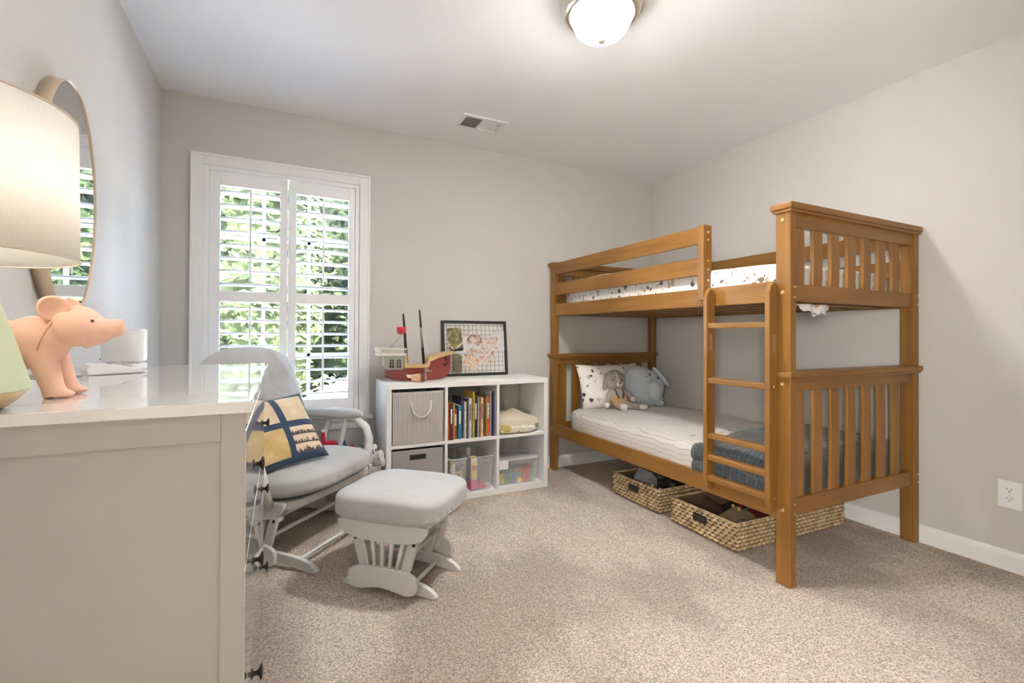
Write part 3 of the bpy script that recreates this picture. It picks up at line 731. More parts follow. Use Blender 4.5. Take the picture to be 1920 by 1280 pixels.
for bi, (x, th, h, _, _, _, lab, col) in enumerate(BK):
    tt = thing('book', lab, 'book', (x, 2.985, .3855), group='books in the top middle cube')
    dep = .14+.25*(h-.12); y0 = 2.880+(.03*random.random())
    mb = plain('book_cover_'+'%02d' % bi, col, .45, var=.25, scale=40)
    b = MB(); z0, z1 = .3858, .3858+h
    b.box(x-th/2+.0003, x-th/2+.0018, y0, y0+dep, z0, z1).box(x+th/2-.0018, x+th/2-.0003, y0, y0+dep, z0, z1).box(x-th/2+.0003, x+th/2-.0003, y0, y0+.002, z0, z1, .0004)
    part('cover', b, mb, tt)
    part('pages', MB().box(x-th/2+.0018, x+th/2-.0018, y0+.002, y0+dep-.004, z0+.003, z1-.003), mpage, tt)
    if th > .015:
        lc = (.8, .78, .7) if sum(col) < 1.2 else (.15, .12, .1)
        part('spine_label', MB().box(x-th*.28, x+th*.28, y0-.0004, y0+.0004, z0+h*.45, z0+h*.85), plain('spine_label_%02d' % random.randrange(99), lc, .6, var=.5, scale=150), tt)

# folded blanket
def blanket_mat():
    m, n, b = _nodes('cream_yellow_patterned_blanket'); v = coords(n)
    vo = N(n, 'ShaderNodeTexVoronoi', Scale=85.0); n.links.new(v, vo.inputs['Vector'])
    vo2 = N(n, 'ShaderNodeTexVoronoi', Scale=11.0); n.links.new(v, vo2.inputs['Vector'])
    sp = n.nodes.new('ShaderNodeSeparateColor'); n.links.new(vo2.outputs['Color'], sp.inputs[0])
    blk = ramp(n, sp.outputs[0], [(0, (.72, .60, .28)), (.25, (.78, .74, .64)), (.5, (.62, .50, .14)), (.72, (.80, .77, .70)), (.9, (.22, .30, .16))], 'CONSTANT')
    dots = ramp(n, vo.outputs['Distance'], [(.25, (.35, .30, .2)), (.42, (1, 1, 1))])
    pz = n.nodes.new('ShaderNodeSeparateXYZ'); n.links.new(v, pz.inputs[0])
    mr = n.nodes.new('ShaderNodeMapRange'); mr.inputs[1].default_value = .06; mr.inputs[2].default_value = .066; n.links.new(pz.outputs[2], mr.inputs[0])
    c = mixc(n, .8, blk, dots, 'MULTIPLY')
    n.links.new(mixc(n, mr.outputs[0], c, (.66, .60, .46)), b.inputs['Base Color']); b.inputs['Roughness'].default_value = .95
    bump(n, b, noise_t(n, v, 40, 2), .004); return m
def fold(v):
    k = noise.noise(Vector((v.x*9, v.y*9, v.z*9)))*.010
    return v + Vector((0, 0, k + (.045*max(0, 1-abs(v.x-.0)/.11)*max(0, 1-abs(v.y+.0)/.2) if v.z > .02 else 0)))
b = MB().soft((1.492, 3.02, .386+.055), (.163, .135, .055), 4.5, 24, fn=fold)
b.soft((1.468, 2.99, .386+.028), (.140, .125, .026), 5, 16)
single('folded_blanket', b, blanket_mat(), 'cream and yellow patterned blanket folded in the top shelf cube', 'blanket')

# clear plastic boxes with toys
def clear(name, col=(.9, .9, .92), a=.22):
    m, n, b = _nodes(name); b.inputs['Base Color'].default_value = (*col, 1); b.inputs['Alpha'].default_value = a; b.inputs['Roughness'].default_value = .12; b.inputs['Coat Weight'].default_value = .5
    return m
M_CLR = clear('clear_plastic'); M_FROST = clear('frosted_plastic', (.85, .86, .88), .45)
def toyblob(cx, cy, cz, cols, nmax, ext, par_rng, group, labels):
    out = []
    for i in range(nmax):
        x = cx+par_rng.uniform(-ext[0], ext[0]); y = cy+par_rng.uniform(-ext[1], ext[1]); z = cz
        out.append((x, y, z, cols[i % len(cols)]))
    return out
def tub(x0, x1, y0, y1, z0, h, name, label, cat, handle=True, tilt=.0, grp=None):
    t = thing(name, label, cat, ((x0+x1)/2, (y0+y1)/2, z0), group=grp)
    b = MB(); th = .0025; fl = .012; zt = z0+h
    for (ax, ay, bx_, by_) in ((x0, y0, x1, y0), (x1, y0, x1, y1), (x1, y1, x0, y1), (x0, y1, x0, y0)):
        cxx, cyy_ = (x0+x1)/2, (y0+y1)/2
        def ins(x, y): return Vector((x+(fl if x < cxx else -fl), y+(fl if y < cyy_ else -fl), z0))
        p = [ins(ax, ay), ins(bx_, by_), Vector((bx_, by_, zt)), Vector((ax, ay, zt))]
        inn = Vector((-(by_-ay), bx_-ax, 0)).normalized()*th
        b._add(p+[q+inn for q in p], [(0, 1, 2, 3), (7, 6, 5, 4), (0, 4, 5, 1), (1, 5, 6, 2), (2, 6, 7, 3), (3, 7, 4, 0)])
    b.box(x0+fl, x1-fl, y0+fl, y1-fl, z0, z0+.003)
    part('tub_body', b, M_CLR, t)
    b = MB(); pts = [(x0, y0, zt), (x1, y0, zt), (x1, y1, zt), (x0, y1, zt)]
    for i in range(4): b.tube([pts[i], pts[(i+1) % 4]], .0035, 8)
    part('rim', b, M_FROST, t); return t
t = tub(.985, 1.095, 2.885, 3.18, .0345, .222, 'clear_tub', 'narrow clear tub of wooden toys in the bottom middle cube, beside the plain grey drawer', 'tub', grp='clear tubs of toys')
t = tub(1.120, 1.280, 2.885, 3.18, .0345, .222, 'clear_tub', 'clear tub with slot handle holding pink and red toys beside the divider', 'tub', grp='clear tubs of toys')
part('handle_slot', MB().prism([(1.232+.026*math.copysign(1, math.cos(a))*min(1, abs(math.cos(a))*1.5)*.8, .226+.009*math.sin(a)) for a in [2*PI*k/20+.05 for k in range(20)]], 2.8815, 2.8835), M_GREYP, t)
TY = dict(yel=plain('toy_yellow', (.82, .62, .06), .35, coat=.3), red=plain('toy_red', (.62, .035, .03), .35, coat=.3), grn=plain('toy_green', (.06, .30, .10), .35, coat=.3), pnk=plain('toy_pink', (.80, .08, .30), .35, coat=.3),
          blu=plain('toy_blue', (.04, .10, .35), .35, coat=.3), wd=plain('toy_pale_wood', (.62, .47, .30), .5), wht=plain('toy_white', (.8, .78, .72), .4), blk=plain('toy_black', (.02, .02, .02), .4), org=plain('toy_orange', (.75, .25, .05), .4))
def toy(name, mb, mat, label, cat='toy', group=None): return single(name, mb, mat, label, cat, group)
t = thing('toy_arch', 'pale wooden toy doorway block standing in the narrow clear tub', 'toy', (1.052, 2.955, .039))
b = MB().prism([(1.030, .039), (1.030, .165), (1.076, .165), (1.076, .039), (1.068, .039), (1.068, .150), (1.038, .150), (1.038, .039)], 2.935, 2.97)
b.box(1.034, 1.072, 2.94, 2.965, .088, .096); part('arch_body', b, TY['wd'], t)
b = MB().soft((1.012, 2.93, .176), (.014, .02, .026), 2.5, 8).soft((1.018, 2.925, .205), (.013, .013, .013), 2, 8).soft((1.020, 2.93, .150), (.010, .014, .012), 2, 6)
b.box(1.000, 1.040, 2.915, 2.985, .039, .138, .004)
toy('toy_figure', b, TY['wht'], 'white and black toy animal on a block in the narrow clear tub', group='toys in the clear tubs')
toy('toy_block', MB().box(1.010, 1.070, 2.99, 3.05, .039, .215, .005), TY['yel'], 'tall dull yellow block at the back of the narrow clear tub', group='toys in the clear tubs')
toy('toy_ball', MB().soft((1.058, 2.955, .193), (.022, .022, .022), 2, 10), TY['blk'], 'small dark ball on top of the wooden doorway block', group='toys in the clear tubs')
t = thing('toy_player', 'yellow and white toy player with round red dial in the clear tub', 'toy', (1.155, 2.93, .044), group='toys in the clear tubs')
b = MB().box(1.132, 1.180, 2.915, 2.955, .096, .246, .008); part('player_body', b, TY['wht'], t)
part('face_panel', MB().prism([(1.156+.019*math.cos(a), .168+(.042 if math.sin(a) > 0 else -.042)+.019*math.sin(a)) for a in [2*PI*k/28+.01 for k in range(28)]], 2.9125, 2.916), TY['yel'], t)
part('dial', MB().lathe([(.0001, 2.906), (.015, 2.907), (.017, 2.912)], (1.156, 0, .182), 24, 'Y'), TY['red'], t)
part('player_top', MB().box(1.136, 1.176, 2.917, 2.953, .243, .252, .003), TY['yel'], t)
part('player_base', MB().box(1.130, 1.182, 2.92, 2.97, .039, .096, .004), TY['pnk'], t)
toy('toy_bottle', MB().lathe([(.017, .039), (.019, .06), (.019, .21), (.010, .235), (.014, .25), (.014, .285), (.006, .290)], (1.160, 3.03, 0), 20), TY['wht'], 'white toy bottle rising at the back of the clear tub', group='toys in the clear tubs')
for x, y, z, r, mk, lab in ((1.205, 2.925, .039, .024, 'red', 'round red toy at the foot of the yellow player'), (1.222, 2.910, .039, .015, 'pnk', 'small hot pink ball in the clear tub'), (1.252, 2.92, .039, .017, 'wht', 'small white ball at the corner of the clear tub')):
    toy('toy_ball', MB().soft((x, y, z+r), (r, r, r), 2.2, 10), TY[mk], lab, group='toys in the clear tubs')

# latched box of building blocks
t = thing('latch_box', 'clear plastic box with white latches full of coloured blocks', 'box', (1.48, 3.0, .0345))
lb = Matrix.Translation((1.487, 3.02, .0345)) @ Matrix.Rotation(math.radians(-3), 4, 'Z')
b = MB(); hx, hy, hz = .150, .12, .165
for sx in (-1, 1): b._add([lb @ Vector(p) for p in ((sx*(hx-.018), -hy+.015, 0), (sx*(hx-.018), hy-.015, 0), (sx*hx, hy, hz), (sx*hx, -hy, hz))], [(0, 1, 2, 3)])
for sy in (-1, 1): b._add([lb @ Vector(p) for p in ((-(hx-.018), sy*(hy-.015), 0), (hx-.018, sy*(hy-.015), 0), (hx, sy*hy, hz), (-hx, sy*hy, hz))], [(0, 1, 2, 3)])
b._add([lb @ Vector(p) for p in ((-(hx-.018), -hy+.015, 0), (hx-.018, -hy+.015, 0), (hx-.018, hy-.015, 0), (-(hx-.018), hy-.015, 0))], [(0, 1, 2, 3)])
part('box_body', b, M_CLR, t, mods=[('SOLIDIFY', dict(thickness=.003))])
part('lid', MB().soft(tuple(lb @ Vector((0, 0, hz+.006))), (hx+.012, hy+.012, .010), 8, 12, rot=math.radians(-3)), M_FROST, t)
part('latch', MB().box(-hx+.000, -hx+.065, -hy-.020, -hy-.008, hz-.05, hz+.010, .006, mat=lb), M_WHITE, t)
part('handle', MB().box(-.068, .095, -hy-.018, -hy-.008, hz-.026, hz-.004, .005, mat=lb), M_GREYP, t)
rb = random.Random(5)
names = {'yel': 'yellow', 'red': 'red', 'grn': 'green', 'blu': 'blue'}
spots = [(-.12, -.085, 'yel'), (-.09, -.09, 'grn'), (-.055, -.085, 'grn'), (-.02, -.09, 'blu'), (.015, -.09, 'yel'), (.05, -.085, 'red'), (.085, -.09, 'red'), (.112, -.085, 'grn'),
         (-.105, -.04, 'grn'), (-.06, -.04, 'yel'), (-.01, -.04, 'grn'), (.04, -.04, 'red'), (.09, -.04, 'yel')]
for lay in range(3):
    for i, (x, y, k) in enumerate(spots):
        if lay == 1 and i in (2, 4, 9): k = 'grn'
        if lay == 2 and (i > 7 or i in (0, 3, 4)): continue
        if lay and k == 'yel' and i != 0: k = 'red'
        xx = x*(.93+.03*lay)+rb.uniform(-.004, .004); sz = .0155
        mt = lb @ Matrix.Translation((xx, y+.012*lay*0+rb.uniform(-.004, .004), .022+lay*.034)) @ Matrix.Rotation(rb.uniform(-.6, .6), 4, 'Z')
        b = MB().box(-sz, sz, -sz*.8, sz*.8, -.016, .014, .003, mat=mt)
        for sx in (-.5, .5): b.lathe([(.0045, .014), (.0045, .018), (.0001, .0182)], (sx*sz, 0, 0), 10, mat=mt)
        single('toy_brick', b, TY[k], '%s toy brick %s, %s' % (names[k], ('lowest in the latched box', 'mid-heap in the latched box', 'topmost in the latched box')[lay], ('by the white latch', 'just past the latch', 'where the grey handle starts', 'under the handle', 'under the handle centre', 'past the handle centre', 'under the handle end', 'in the front corner', 'second row, near latch', 'second row, past latch', 'second row, centre', 'second row, beyond centre', 'second row, shelf side')[i]), 'toy brick', 'bricks in the latched clear box')

# ------------------------------------------------------------------ toy ship, duck, photo board on the shelf
ship = thing('toy_ship', 'red plastic toy pirate ship with two black masts on the shelf top', 'toy ship', (.80, 3.05, SZ))
SY = 3.05; Z0 = SZ+.0005
M_HULL = plain('ship_red_plastic', (.24, .045, .032), .38, coat=.2); M_HULLT = plain('ship_tan_plastic', (.62, .42, .20), .45); M_STONE = plain('ship_grey_green_plastic', (.30, .30, .24), .5)
M_IVORY = plain('ivory_plastic', (.78, .74, .64), .45)
st = [(.600, .035, .028, .085, .040), (.640, .045, .010, .090, .052), (.70, .058, .0, .090, .060), (.78, .064, .0, .090, .062), (.86, .064, .0, .090, .062), (.875, .064, .0, .125, .062), (.93, .058, .002, .145, .050), (.985, .040, .012, .158, .030), (1.025, .014, .040, .168, .012), (1.036, .003, .070, .172, .003)]
b = MB(); rings = []
for x, w, zb, zt, wt in st:
    rings.append([b.bm.verts.new((x, SY+sy*ww, Z0+z)) for sy, ww, z in ((-1, w*.45, zb), (-1, w*.85, zb+(zt-zb)*.35), (-1, w, zt), (1, w, zt), (1, w*.85, zb+(zt-zb)*.35), (1, w*.45, zb))])
for A, Bq in zip(rings, rings[1:]):
    for i in range(6): j = (i+1) % 6; b.bm.faces.new((A[i], A[j], Bq[j], Bq[i]))
b.bm.faces.new(rings[0][::-1]); b.bm.faces.new(rings[-1])
part('hull', b, M_HULL, ship, smooth_angle=40)
b = MB()
b.prism([(.715, .085), (.86, .085), (.872, .098), (.876, .122), (.93, .145), (.985, .160), (1.040, .172), (1.042, .188), (.985, .180), (.93, .168), (.866, .146), (.858, .115), (.848, .104), (.735, .104), (.726, .120), (.722, .170), (.712, .170), (.708, .092)], SY-.066, SY+.066, mat=Matrix.Translation((0, 0, Z0)))
part('gunwale', b, M_HULLT, ship)
b = MB().prism([(.580, .165), (.586, .098), (.602, .076), (.704, .076), (.712, .165)], SY-.060, SY+.060, mat=Matrix.Translation((0, 0, Z0))); cab = part('stern_cabin', b, M_STONE, ship)
for xc in (.628, .672):
    arch = [(xc-.015, .088), (xc+.015, .088), (xc+.015, .128)] + [(xc+.015*math.cos(a), .128+.015*math.sin(a)) for a in [PI*k/10 for k in range(1, 10)]] + [(xc-.015, .128)]
    part('cabin_window', MB().prism([(p[0], p[1]) for p in arch], SY-.0615, SY-.059, mat=Matrix.Translation((0, 0, Z0))), M_BLACK, cab)
    b = MB().box(xc-.002, xc+.002, SY-.0635, SY-.061, Z0+.088, Z0+.142).box(xc-.015, xc+.015, SY-.0635, SY-.061, Z0+.106, Z0+.110).box(xc-.015, xc+.015, SY-.0635, SY-.061, Z0+.124, Z0+.128)
    b.tube([(xc-.016, SY-.062, Z0+.088), (xc-.016, SY-.062, Z0+.128)]+[(xc-.016*math.cos(a), SY-.062, Z0+.128+.016*math.sin(a)) for a in [PI*k/8 for k in range(1, 8)]]+[(xc+.016, SY-.062, Z0+.128), (xc+.016, SY-.062, Z0+.088)], .0022, 6)
    part('window_bars', b, M_STONE, cab)
b = MB().box(.548, .722, SY-.066, SY+.066, Z0+.164, Z0+.178, .003)
for k in range(13):
    x = .556+k*.0132
    for y in (SY-.062, SY+.062): b.tube([(x, y, Z0+.178), (x, y, Z0+.207)], .0024, 6)
for y in (SY-.062, SY+.062): b.tube([(.546, y, Z0+.209), (.722, y, Z0+.206)], .0038, 8)
for k in range(7): y = SY-.062+k*.0207; b.tube([(.549, y, Z0+.178), (.549, y, Z0+.209)], .0024, 6)
b.tube([(.546, SY-.064, Z0+.209), (.546, SY+.064, Z0+.209)], .0045, 8)
part('stern_railing', b, M_IVORY, ship)
mast1 = [(.738, SY, Z0+.10), (.724, SY, Z0+.30), (.716, SY, Z0+.400), (.712, SY, Z0+.432)]
mast2 = [(.852, SY, Z0+.09), (.838, SY, Z0+.25), (.824, SY, Z0+.410), (.818, SY, Z0+.462)]
for ml in (mast1, mast2): part('mast', MB().tube(ml, [.0095, .0085, .0065, .005], 14), M_BLACK, ship)
part('crow_nest', MB().lathe([(.004, .300), (.026, .304), (.031, .345), (.029, .347), (.024, .310), (.004, .306)], (.700, SY-.004, Z0), 24), plain('bright_red_plastic', (.62, .03, .04), .35, coat=.3), ship)
def rig(b, a, c, w, nr, r=.0011):
    a, c = Vector(a), Vector(c); dx = Vector((w, 0, 0))
    b.tube([a-dx*.25, c-dx], r, 5); b.tube([a+dx*.25, c+dx], r, 5); 
    for k in range(1, nr): q = k/nr; p = a*(1-q)+c*q; ww = dx*(.25+.75*q); b.tube([p-ww, p+ww], r*.8, 5)
b = MB(); rig(b, (.700, SY-.03, Z0+.300), (.612, SY-.055, Z0+.205), .010, 12)
part('rigging', b, M_GREYP, ship)
b = MB(); rig(b, (.832, SY-.008, Z0+.345), (.858, SY-.058, Z0+.170), .014, 14); rig(b, (.826, SY-.012, Z0+.345), (.838, SY-.03, Z0+.21), .008, 10)
part('rigging', b, M_WHITE, ship)
part('bowsprit', MB().tube([(1.000, SY, Z0+.170), (1.075, SY, Z0+.194), (1.120, SY, Z0+.200)], [.007, .008, .013], 10), M_BLACK, ship)
b = MB().tube([(.990, SY-.036, Z0+.150), (.988, SY-.036, Z0+.108)], .0026, 6).tube([(.968, SY-.046, Z0+.112), (.976, SY-.042, Z0+.100), (.988, SY-.038, Z0+.096), (1.000, SY-.032, Z0+.100), (1.010, SY-.028, Z0+.112)], [.001, .003, .004, .003, .001], 8).tube([(.980, SY-.040, Z0+.140), (.998, SY-.034, Z0+.142)], .002, 6)
part('anchor', b, M_BLACK, ship)

duck_m, n, bb = _nodes('painted_wood_duck'); v = coords(n); sp = n.nodes.new('ShaderNodeSeparateXYZ'); n.links.new(v, sp.inputs[0])
mr = n.nodes.new('ShaderNodeMapRange'); mr.inputs[1].default_value = -.07; mr.inputs[2].default_value = .07; n.links.new(sp.outputs[0], mr.inputs[0])
c1 = ramp(n, mr.outputs[0], [(0, (.70, .58, .42)), (.30, (.62, .42, .30)), (.50, (.66, .42, .22)), (.60, (.13, .03, .035)), (.72, (.16, .05, .04)), (.80, (.50, .34, .24))])
n.links.new(mixc(n, .5, c1, ramp(n, noise_t(n, v, 60, 3), [(.4, (.10, .05, .03)), (.6, (.75, .62, .5))]), 'SOFT_LIGHT'), bb.inputs['Base Color']); bb.inputs['Roughness'].default_value = .3
t = thing('wooden_duck', 'small painted wooden duck resting in front of the toy ship', 'duck ornament', (.785, 2.925, SZ), math.radians(-10))
b = MB().soft((.0, 0, .026), (.050, .024, .0265), 2.3, 14).soft((-.045, 0, .036), (.030, .015, .012), 2.2, 10).soft((-.068, 0, .044), (.014, .009, .006), 2.2, 8).soft((.030, 0, .045), (.016, .015, .026), 2.2, 10).soft((.038, 0, .074), (.022, .0155, .0155), 2, 10)
part('duck_body', b, duck_m, t, world=False, mods=BLEND(.0022, 4))
part('bill', MB().soft((.066, 0, .070), (.016, .009, .0050), 2.2, 8), plain('duck_bill', (.35, .36, .33), .4), t, world=False)
part('eye', MB().soft((.042, -.0135, .078), (.0028, .0018, .0028), 2, 6), M_BLACK, t, world=False)

# photo board: leaning wire frame with snapshots
fb = thing('photo_board', 'black framed wire grid board with snapshots leaning on the wall', 'photo board', (1.285, 3.20, SZ))
FM = Matrix.Translation((1.029, 3.200, SZ+.001)) @ Matrix.Rotation(math.radians(-6), 4, 'X')   # local x right, z up, y into the wall
Wf, Hf = .512, .402; b = MB()
for x0, x1, z0, z1 in ((0, Wf, 0, .020), (0, Wf, Hf-.020, Hf), (0, .022, .020, Hf-.020), (Wf-.022, Wf, .020, Hf-.020)): b.box(x0, x1, 0, .016, z0, z1, .003, mat=FM)
fr_ = part('frame', b, plain('black_frame_paint', (.018, .015, .014), .45), fb)
b = MB()
for k in range(26):
    for z in (.010, Hf-.010): b.lathe([(.0001, -.0024), (.0026, -.0015), (.0034, 0)], (.012+k*.0195, 0, z), 8, 'Y', mat=FM)
for k in range(19):
    for x in (.011, Wf-.011): b.lathe([(.0001, -.0024), (.0026, -.0015), (.0034, 0)], (x, 0, .026+k*.0195), 8, 'Y', mat=FM)
part('studs', b, plain('pewter', (.12, .11, .10), .35, metal=.8), fr_)
part('backing', MB().box(.015, Wf-.015, .010, .013, .015, Hf-.015, mat=FM), plain('white_backing_board', (.74, .71, .67), .8), fb)
b = MB()
for k in range(14): x = .022+(Wf-.044)*(k+.5)/14; b.tube([FM @ Vector((x, .006, .015)), FM @ Vector((x, .006, Hf-.015))], .0011, 6)
for k in range(11): z = .020+(Hf-.040)*(k+.5)/11; b.tube([FM @ Vector((.018, .006, z)), FM @ Vector((Wf-.018, .006, z))], .0011, 6)
part('wire_grid', b, M_BLACK, fb)
def photo_mat(name, cols, sc_=30, seed=0):
    m, n, b = _nodes(name); v = coords(n, (1, 1, 1)); v2 = n.nodes.new('ShaderNodeMapping'); v2.inputs['Location'].default_value = (seed, seed*2, 0); n.links.new(v, v2.inputs[0])
    f = noise_t(n, v2.outputs[0], sc_, 3, .55)
    k = len(cols); n.links.new(ramp(n, f, [(.30+.40*i/(k-1), c) for i, c in enumerate(cols)]), b.inputs['Base Color']); b.inputs['Roughness'].default_value = .3; return m
def photo(cx, cz, w, h, rot, mat, lab, d=-.0015):
    mt = FM @ Matrix.Translation((cx, d, cz)) @ Matrix.Rotation(math.radians(rot), 4, 'Y')
    return single('snapshot', MB().box(-w/2, w/2, -.0004, .0004, -h/2, h/2, mat=mt), mat, lab, 'photo', 'snapshots tucked into the wire board')
pale = [(.70, .68, .66), (.55, .55, .56), (.66, .60, .56), (.35, .30, .28)]
P_A = photo_mat('print_dark_garden', [(.05, .045, .02), (.16, .13, .05), (.30, .25, .12), (.55, .52, .42)], 34, 1)
P_B = photo_mat('print_pale_people', [(.62, .62, .64), (.70, .68, .66), (.50, .30, .22), (.10, .07, .06)], 26, 4)
P_C = photo_mat('print_beach_group', [(.55, .55, .56), (.66, .63, .60), (.60, .36, .28), (.16, .08, .07)], 28, 7)
P_D = photo_mat('print_olive_dusk', [(.10, .085, .05), (.16, .13, .08), (.22, .18, .12)], 12, 2)
P_E = photo_mat('print_hazy_sky', [(.60, .59, .58), (.68, .67, .66), (.50, .48, .46)], 8, 3)
P_F = photo_mat('print_warm_portrait', [(.40, .34, .20), (.66, .42, .26), (.74, .64, .5), (.12, .08, .05)], 30, 8)
photo(.100, .268, .105, .160, -6, P_A, 'dark green tilted snapshot at the upper corner nearest the ship')
photo(.170, .225, .085, .120, 3, P_E, 'pale hazy snapshot partly behind the dark green tilted one', -.0006)
photo(.112, .095, .070, .130, 1, P_D, 'plain olive brown snapshot low behind the ship bow')
photo(.255, .225, .135, .140, 2, P_B, 'pale snapshot of several people in the middle of the board', -.0026)
photo(.370, .235, .125, .085, -1, P_C, 'beach group snapshot right of the middle of the board', -.0036)
photo(.440, .255, .095, .150, 0, P_E, 'hazy grey sky snapshot at the far top of the board', -.0012)
photo(.325, .140, .155, .100, 2, P_C, 'snapshot of a dark haired child below the beach group', -.0045)
photo(.215, .100, .120, .085, 22, P_F, 'warm tilted portrait snapshot at the lower middle', -.0050)
b = MB()
for p, q in (((.285, Hf-.03), (.095, .185)), ((.035, .245), (.110, .165)), ((.475, .270), (.215, .022)), ((.300, .260), (.400, .180)), ((.125, .160), (.270, .060))):
    a_, c_2 = Vector((p[0], 0, p[1])), Vector((q[0], 0, q[1])); dd = (c_2-a_).normalized(); nn_ = Vector((-dd.z, 0, dd.x))*.0035
    b._add([FM @ (w_+Vector((0, yy, 0))) for yy in (-.0075, -.0062) for w_ in (a_-nn_, a_+nn_, c_2+nn_, c_2-nn_)], [(0, 1, 2, 3), (7, 6, 5, 4), (0, 4, 5, 1), (1, 5, 6, 2), (2, 6, 7, 3), (3, 7, 4, 0)])
part('ribbon', b, plain('cream_ribbon', (.78, .72, .62), .6), fb)

# ------------------------------------------------------------------ dresser and what stands on it
dr = thing('dresser', 'white three-drawer chest with dark bronze knobs along the wall under the mirror', 'dresser', (-.32, 1.41, 0))
DX0, DX1, DY0, DY1, DZ = -.590, -.0505, .885, 1.945, .955
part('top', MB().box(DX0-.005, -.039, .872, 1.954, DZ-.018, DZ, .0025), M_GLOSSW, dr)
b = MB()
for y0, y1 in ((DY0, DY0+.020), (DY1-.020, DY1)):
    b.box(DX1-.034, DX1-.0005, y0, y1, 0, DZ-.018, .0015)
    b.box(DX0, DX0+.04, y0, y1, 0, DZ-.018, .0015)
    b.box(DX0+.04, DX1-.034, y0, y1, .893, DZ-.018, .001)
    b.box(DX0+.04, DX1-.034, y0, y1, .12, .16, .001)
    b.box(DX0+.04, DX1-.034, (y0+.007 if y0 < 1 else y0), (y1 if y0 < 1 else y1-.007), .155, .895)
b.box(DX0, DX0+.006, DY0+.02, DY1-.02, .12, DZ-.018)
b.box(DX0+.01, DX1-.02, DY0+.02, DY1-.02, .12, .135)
part('body', b, M_SHADEDW, dr)
for z0, z1 in ((.905, DZ-.018), (.118, .150)): part('front_rail', MB().box(DX1-.02, DX1, DY0+.020, DY1-.020, z0, z1), M_GLOSSW, dr)
part('foot', MB().box(DX1-.034, DX1, DY0, DY0+.020, 0, .12), M_SHADEDW, dr)
for z0, z1, zk in ((.672, .902, .783), (.440, .668, .577), (.154, .436, .333)):
    d_ = part('drawer', MB().box(DX1-.020, DX1+.0005, DY0+.022, DY1-.022, z0+.0015, z1, .0012), M_GLOSSW, dr)
    for y in (1.16, 1.676):
        part('knob', MB().lathe([(.0105, DX1), (.011, DX1+.0015), (.005, DX1+.0035), (.0045, DX1+.0105), (.009, DX1+.0145), (.0150, DX1+.0170), (.0155, DX1+.0190), (.012, DX1+.0210), (.002, DX1+.0220)], (0, y, zk), 28, 'X'), M_DKMET, d_)

# table lamp
LX, LY = -.435, .920
lamp = thing('table_lamp', 'lit table lamp with pale green cone base and cream drum shade', 'lamp', (LX, LY, DZ))
part('lamp_foot', MB().lathe([(.004, DZ), (.074, DZ), (.082, DZ+.003), (.094, DZ+.014), (.1035, DZ+.026), (.1035, DZ+.0265)], (LX, LY, 0), 64), M_GOLD, lamp)
part('lamp_base', MB().lathe([(.1035, DZ+.0265), (.1065, DZ+.0275), (.1068, DZ+.030), (.102, DZ+.050), (.086, DZ+.110), (.068, DZ+.172), (.050, DZ+.225), (.035, DZ+.262), (.022, DZ+.280), (.004, DZ+.284)], (LX, LY, 0), 64), plain('pale_green_ceramic', (.56, .63, .43), .45, var=.02), lamp)
part('stem', MB().lathe([(.006, DZ+.28), (.006, DZ+.33), (.016, DZ+.335), (.016, DZ+.36), (.006, DZ+.365)], (LX, LY, 0), 16), M_GOLD, lamp)
mb_, n, bb = _nodes('lit_bulb'); bb.inputs['Emission Color'].default_value = (1, .93, .87, 1); bb.inputs['Emission Strength'].default_value = BULB_W*20
part('bulb', MB().soft((LX, LY, DZ+.325), (.030, .030, .065), 2, 12), mb_, lamp)
ms, n, bb = _nodes('cream_linen_shade'); n.nodes.remove(bb)
v = coords(n, (1, 1, 1)); wv = noise_t(n, v, 400, 1)
df = n.nodes.new('ShaderNodeBsdfDiffuse'); tl = n.nodes.new('ShaderNodeBsdfTranslucent'); mx = n.nodes.new('ShaderNodeMixShader'); mx.inputs[0].default_value = .5
cc = ramp(n, wv, [(.3, (.85, .82, .78)), (.7, (.90, .87, .83))]); n.links.new(cc, df.inputs[0]); n.links.new(cc, tl.inputs[0])
n.links.new(df.outputs[0], mx.inputs[1]); n.links.new(tl.outputs[0], mx.inputs[2]); n.links.new(mx.outputs[0], n.nodes['Material Output'].inputs[0])
SZ0, SZ1 = 1.174, 1.383
part('lamp_shade', MB().lathe([(.1588, SZ0), (.1555, SZ1)], (LX, LY, 0), 96, cap=False), ms, lamp, mods=[('SOLIDIFY', dict(thickness=.0012))])
b = MB()
for z, r in ((SZ0, .1588), (SZ1, .1555)): b.tube([(LX+r*math.cos(a), LY+r*math.sin(a), z) for a in [2*PI*k/96 for k in range(96)]], .0016, 6, close=True)
for k in range(3): a = 2*PI*k/3+.4; b.tube([(LX, LY, DZ+.362), (LX+.155*math.cos(a), LY+.155*math.sin(a), SZ1-.004)], .0015, 6)
part('shade_trim', b, plain('shade_trim_tape', (.62, .54, .44), .7), lamp)

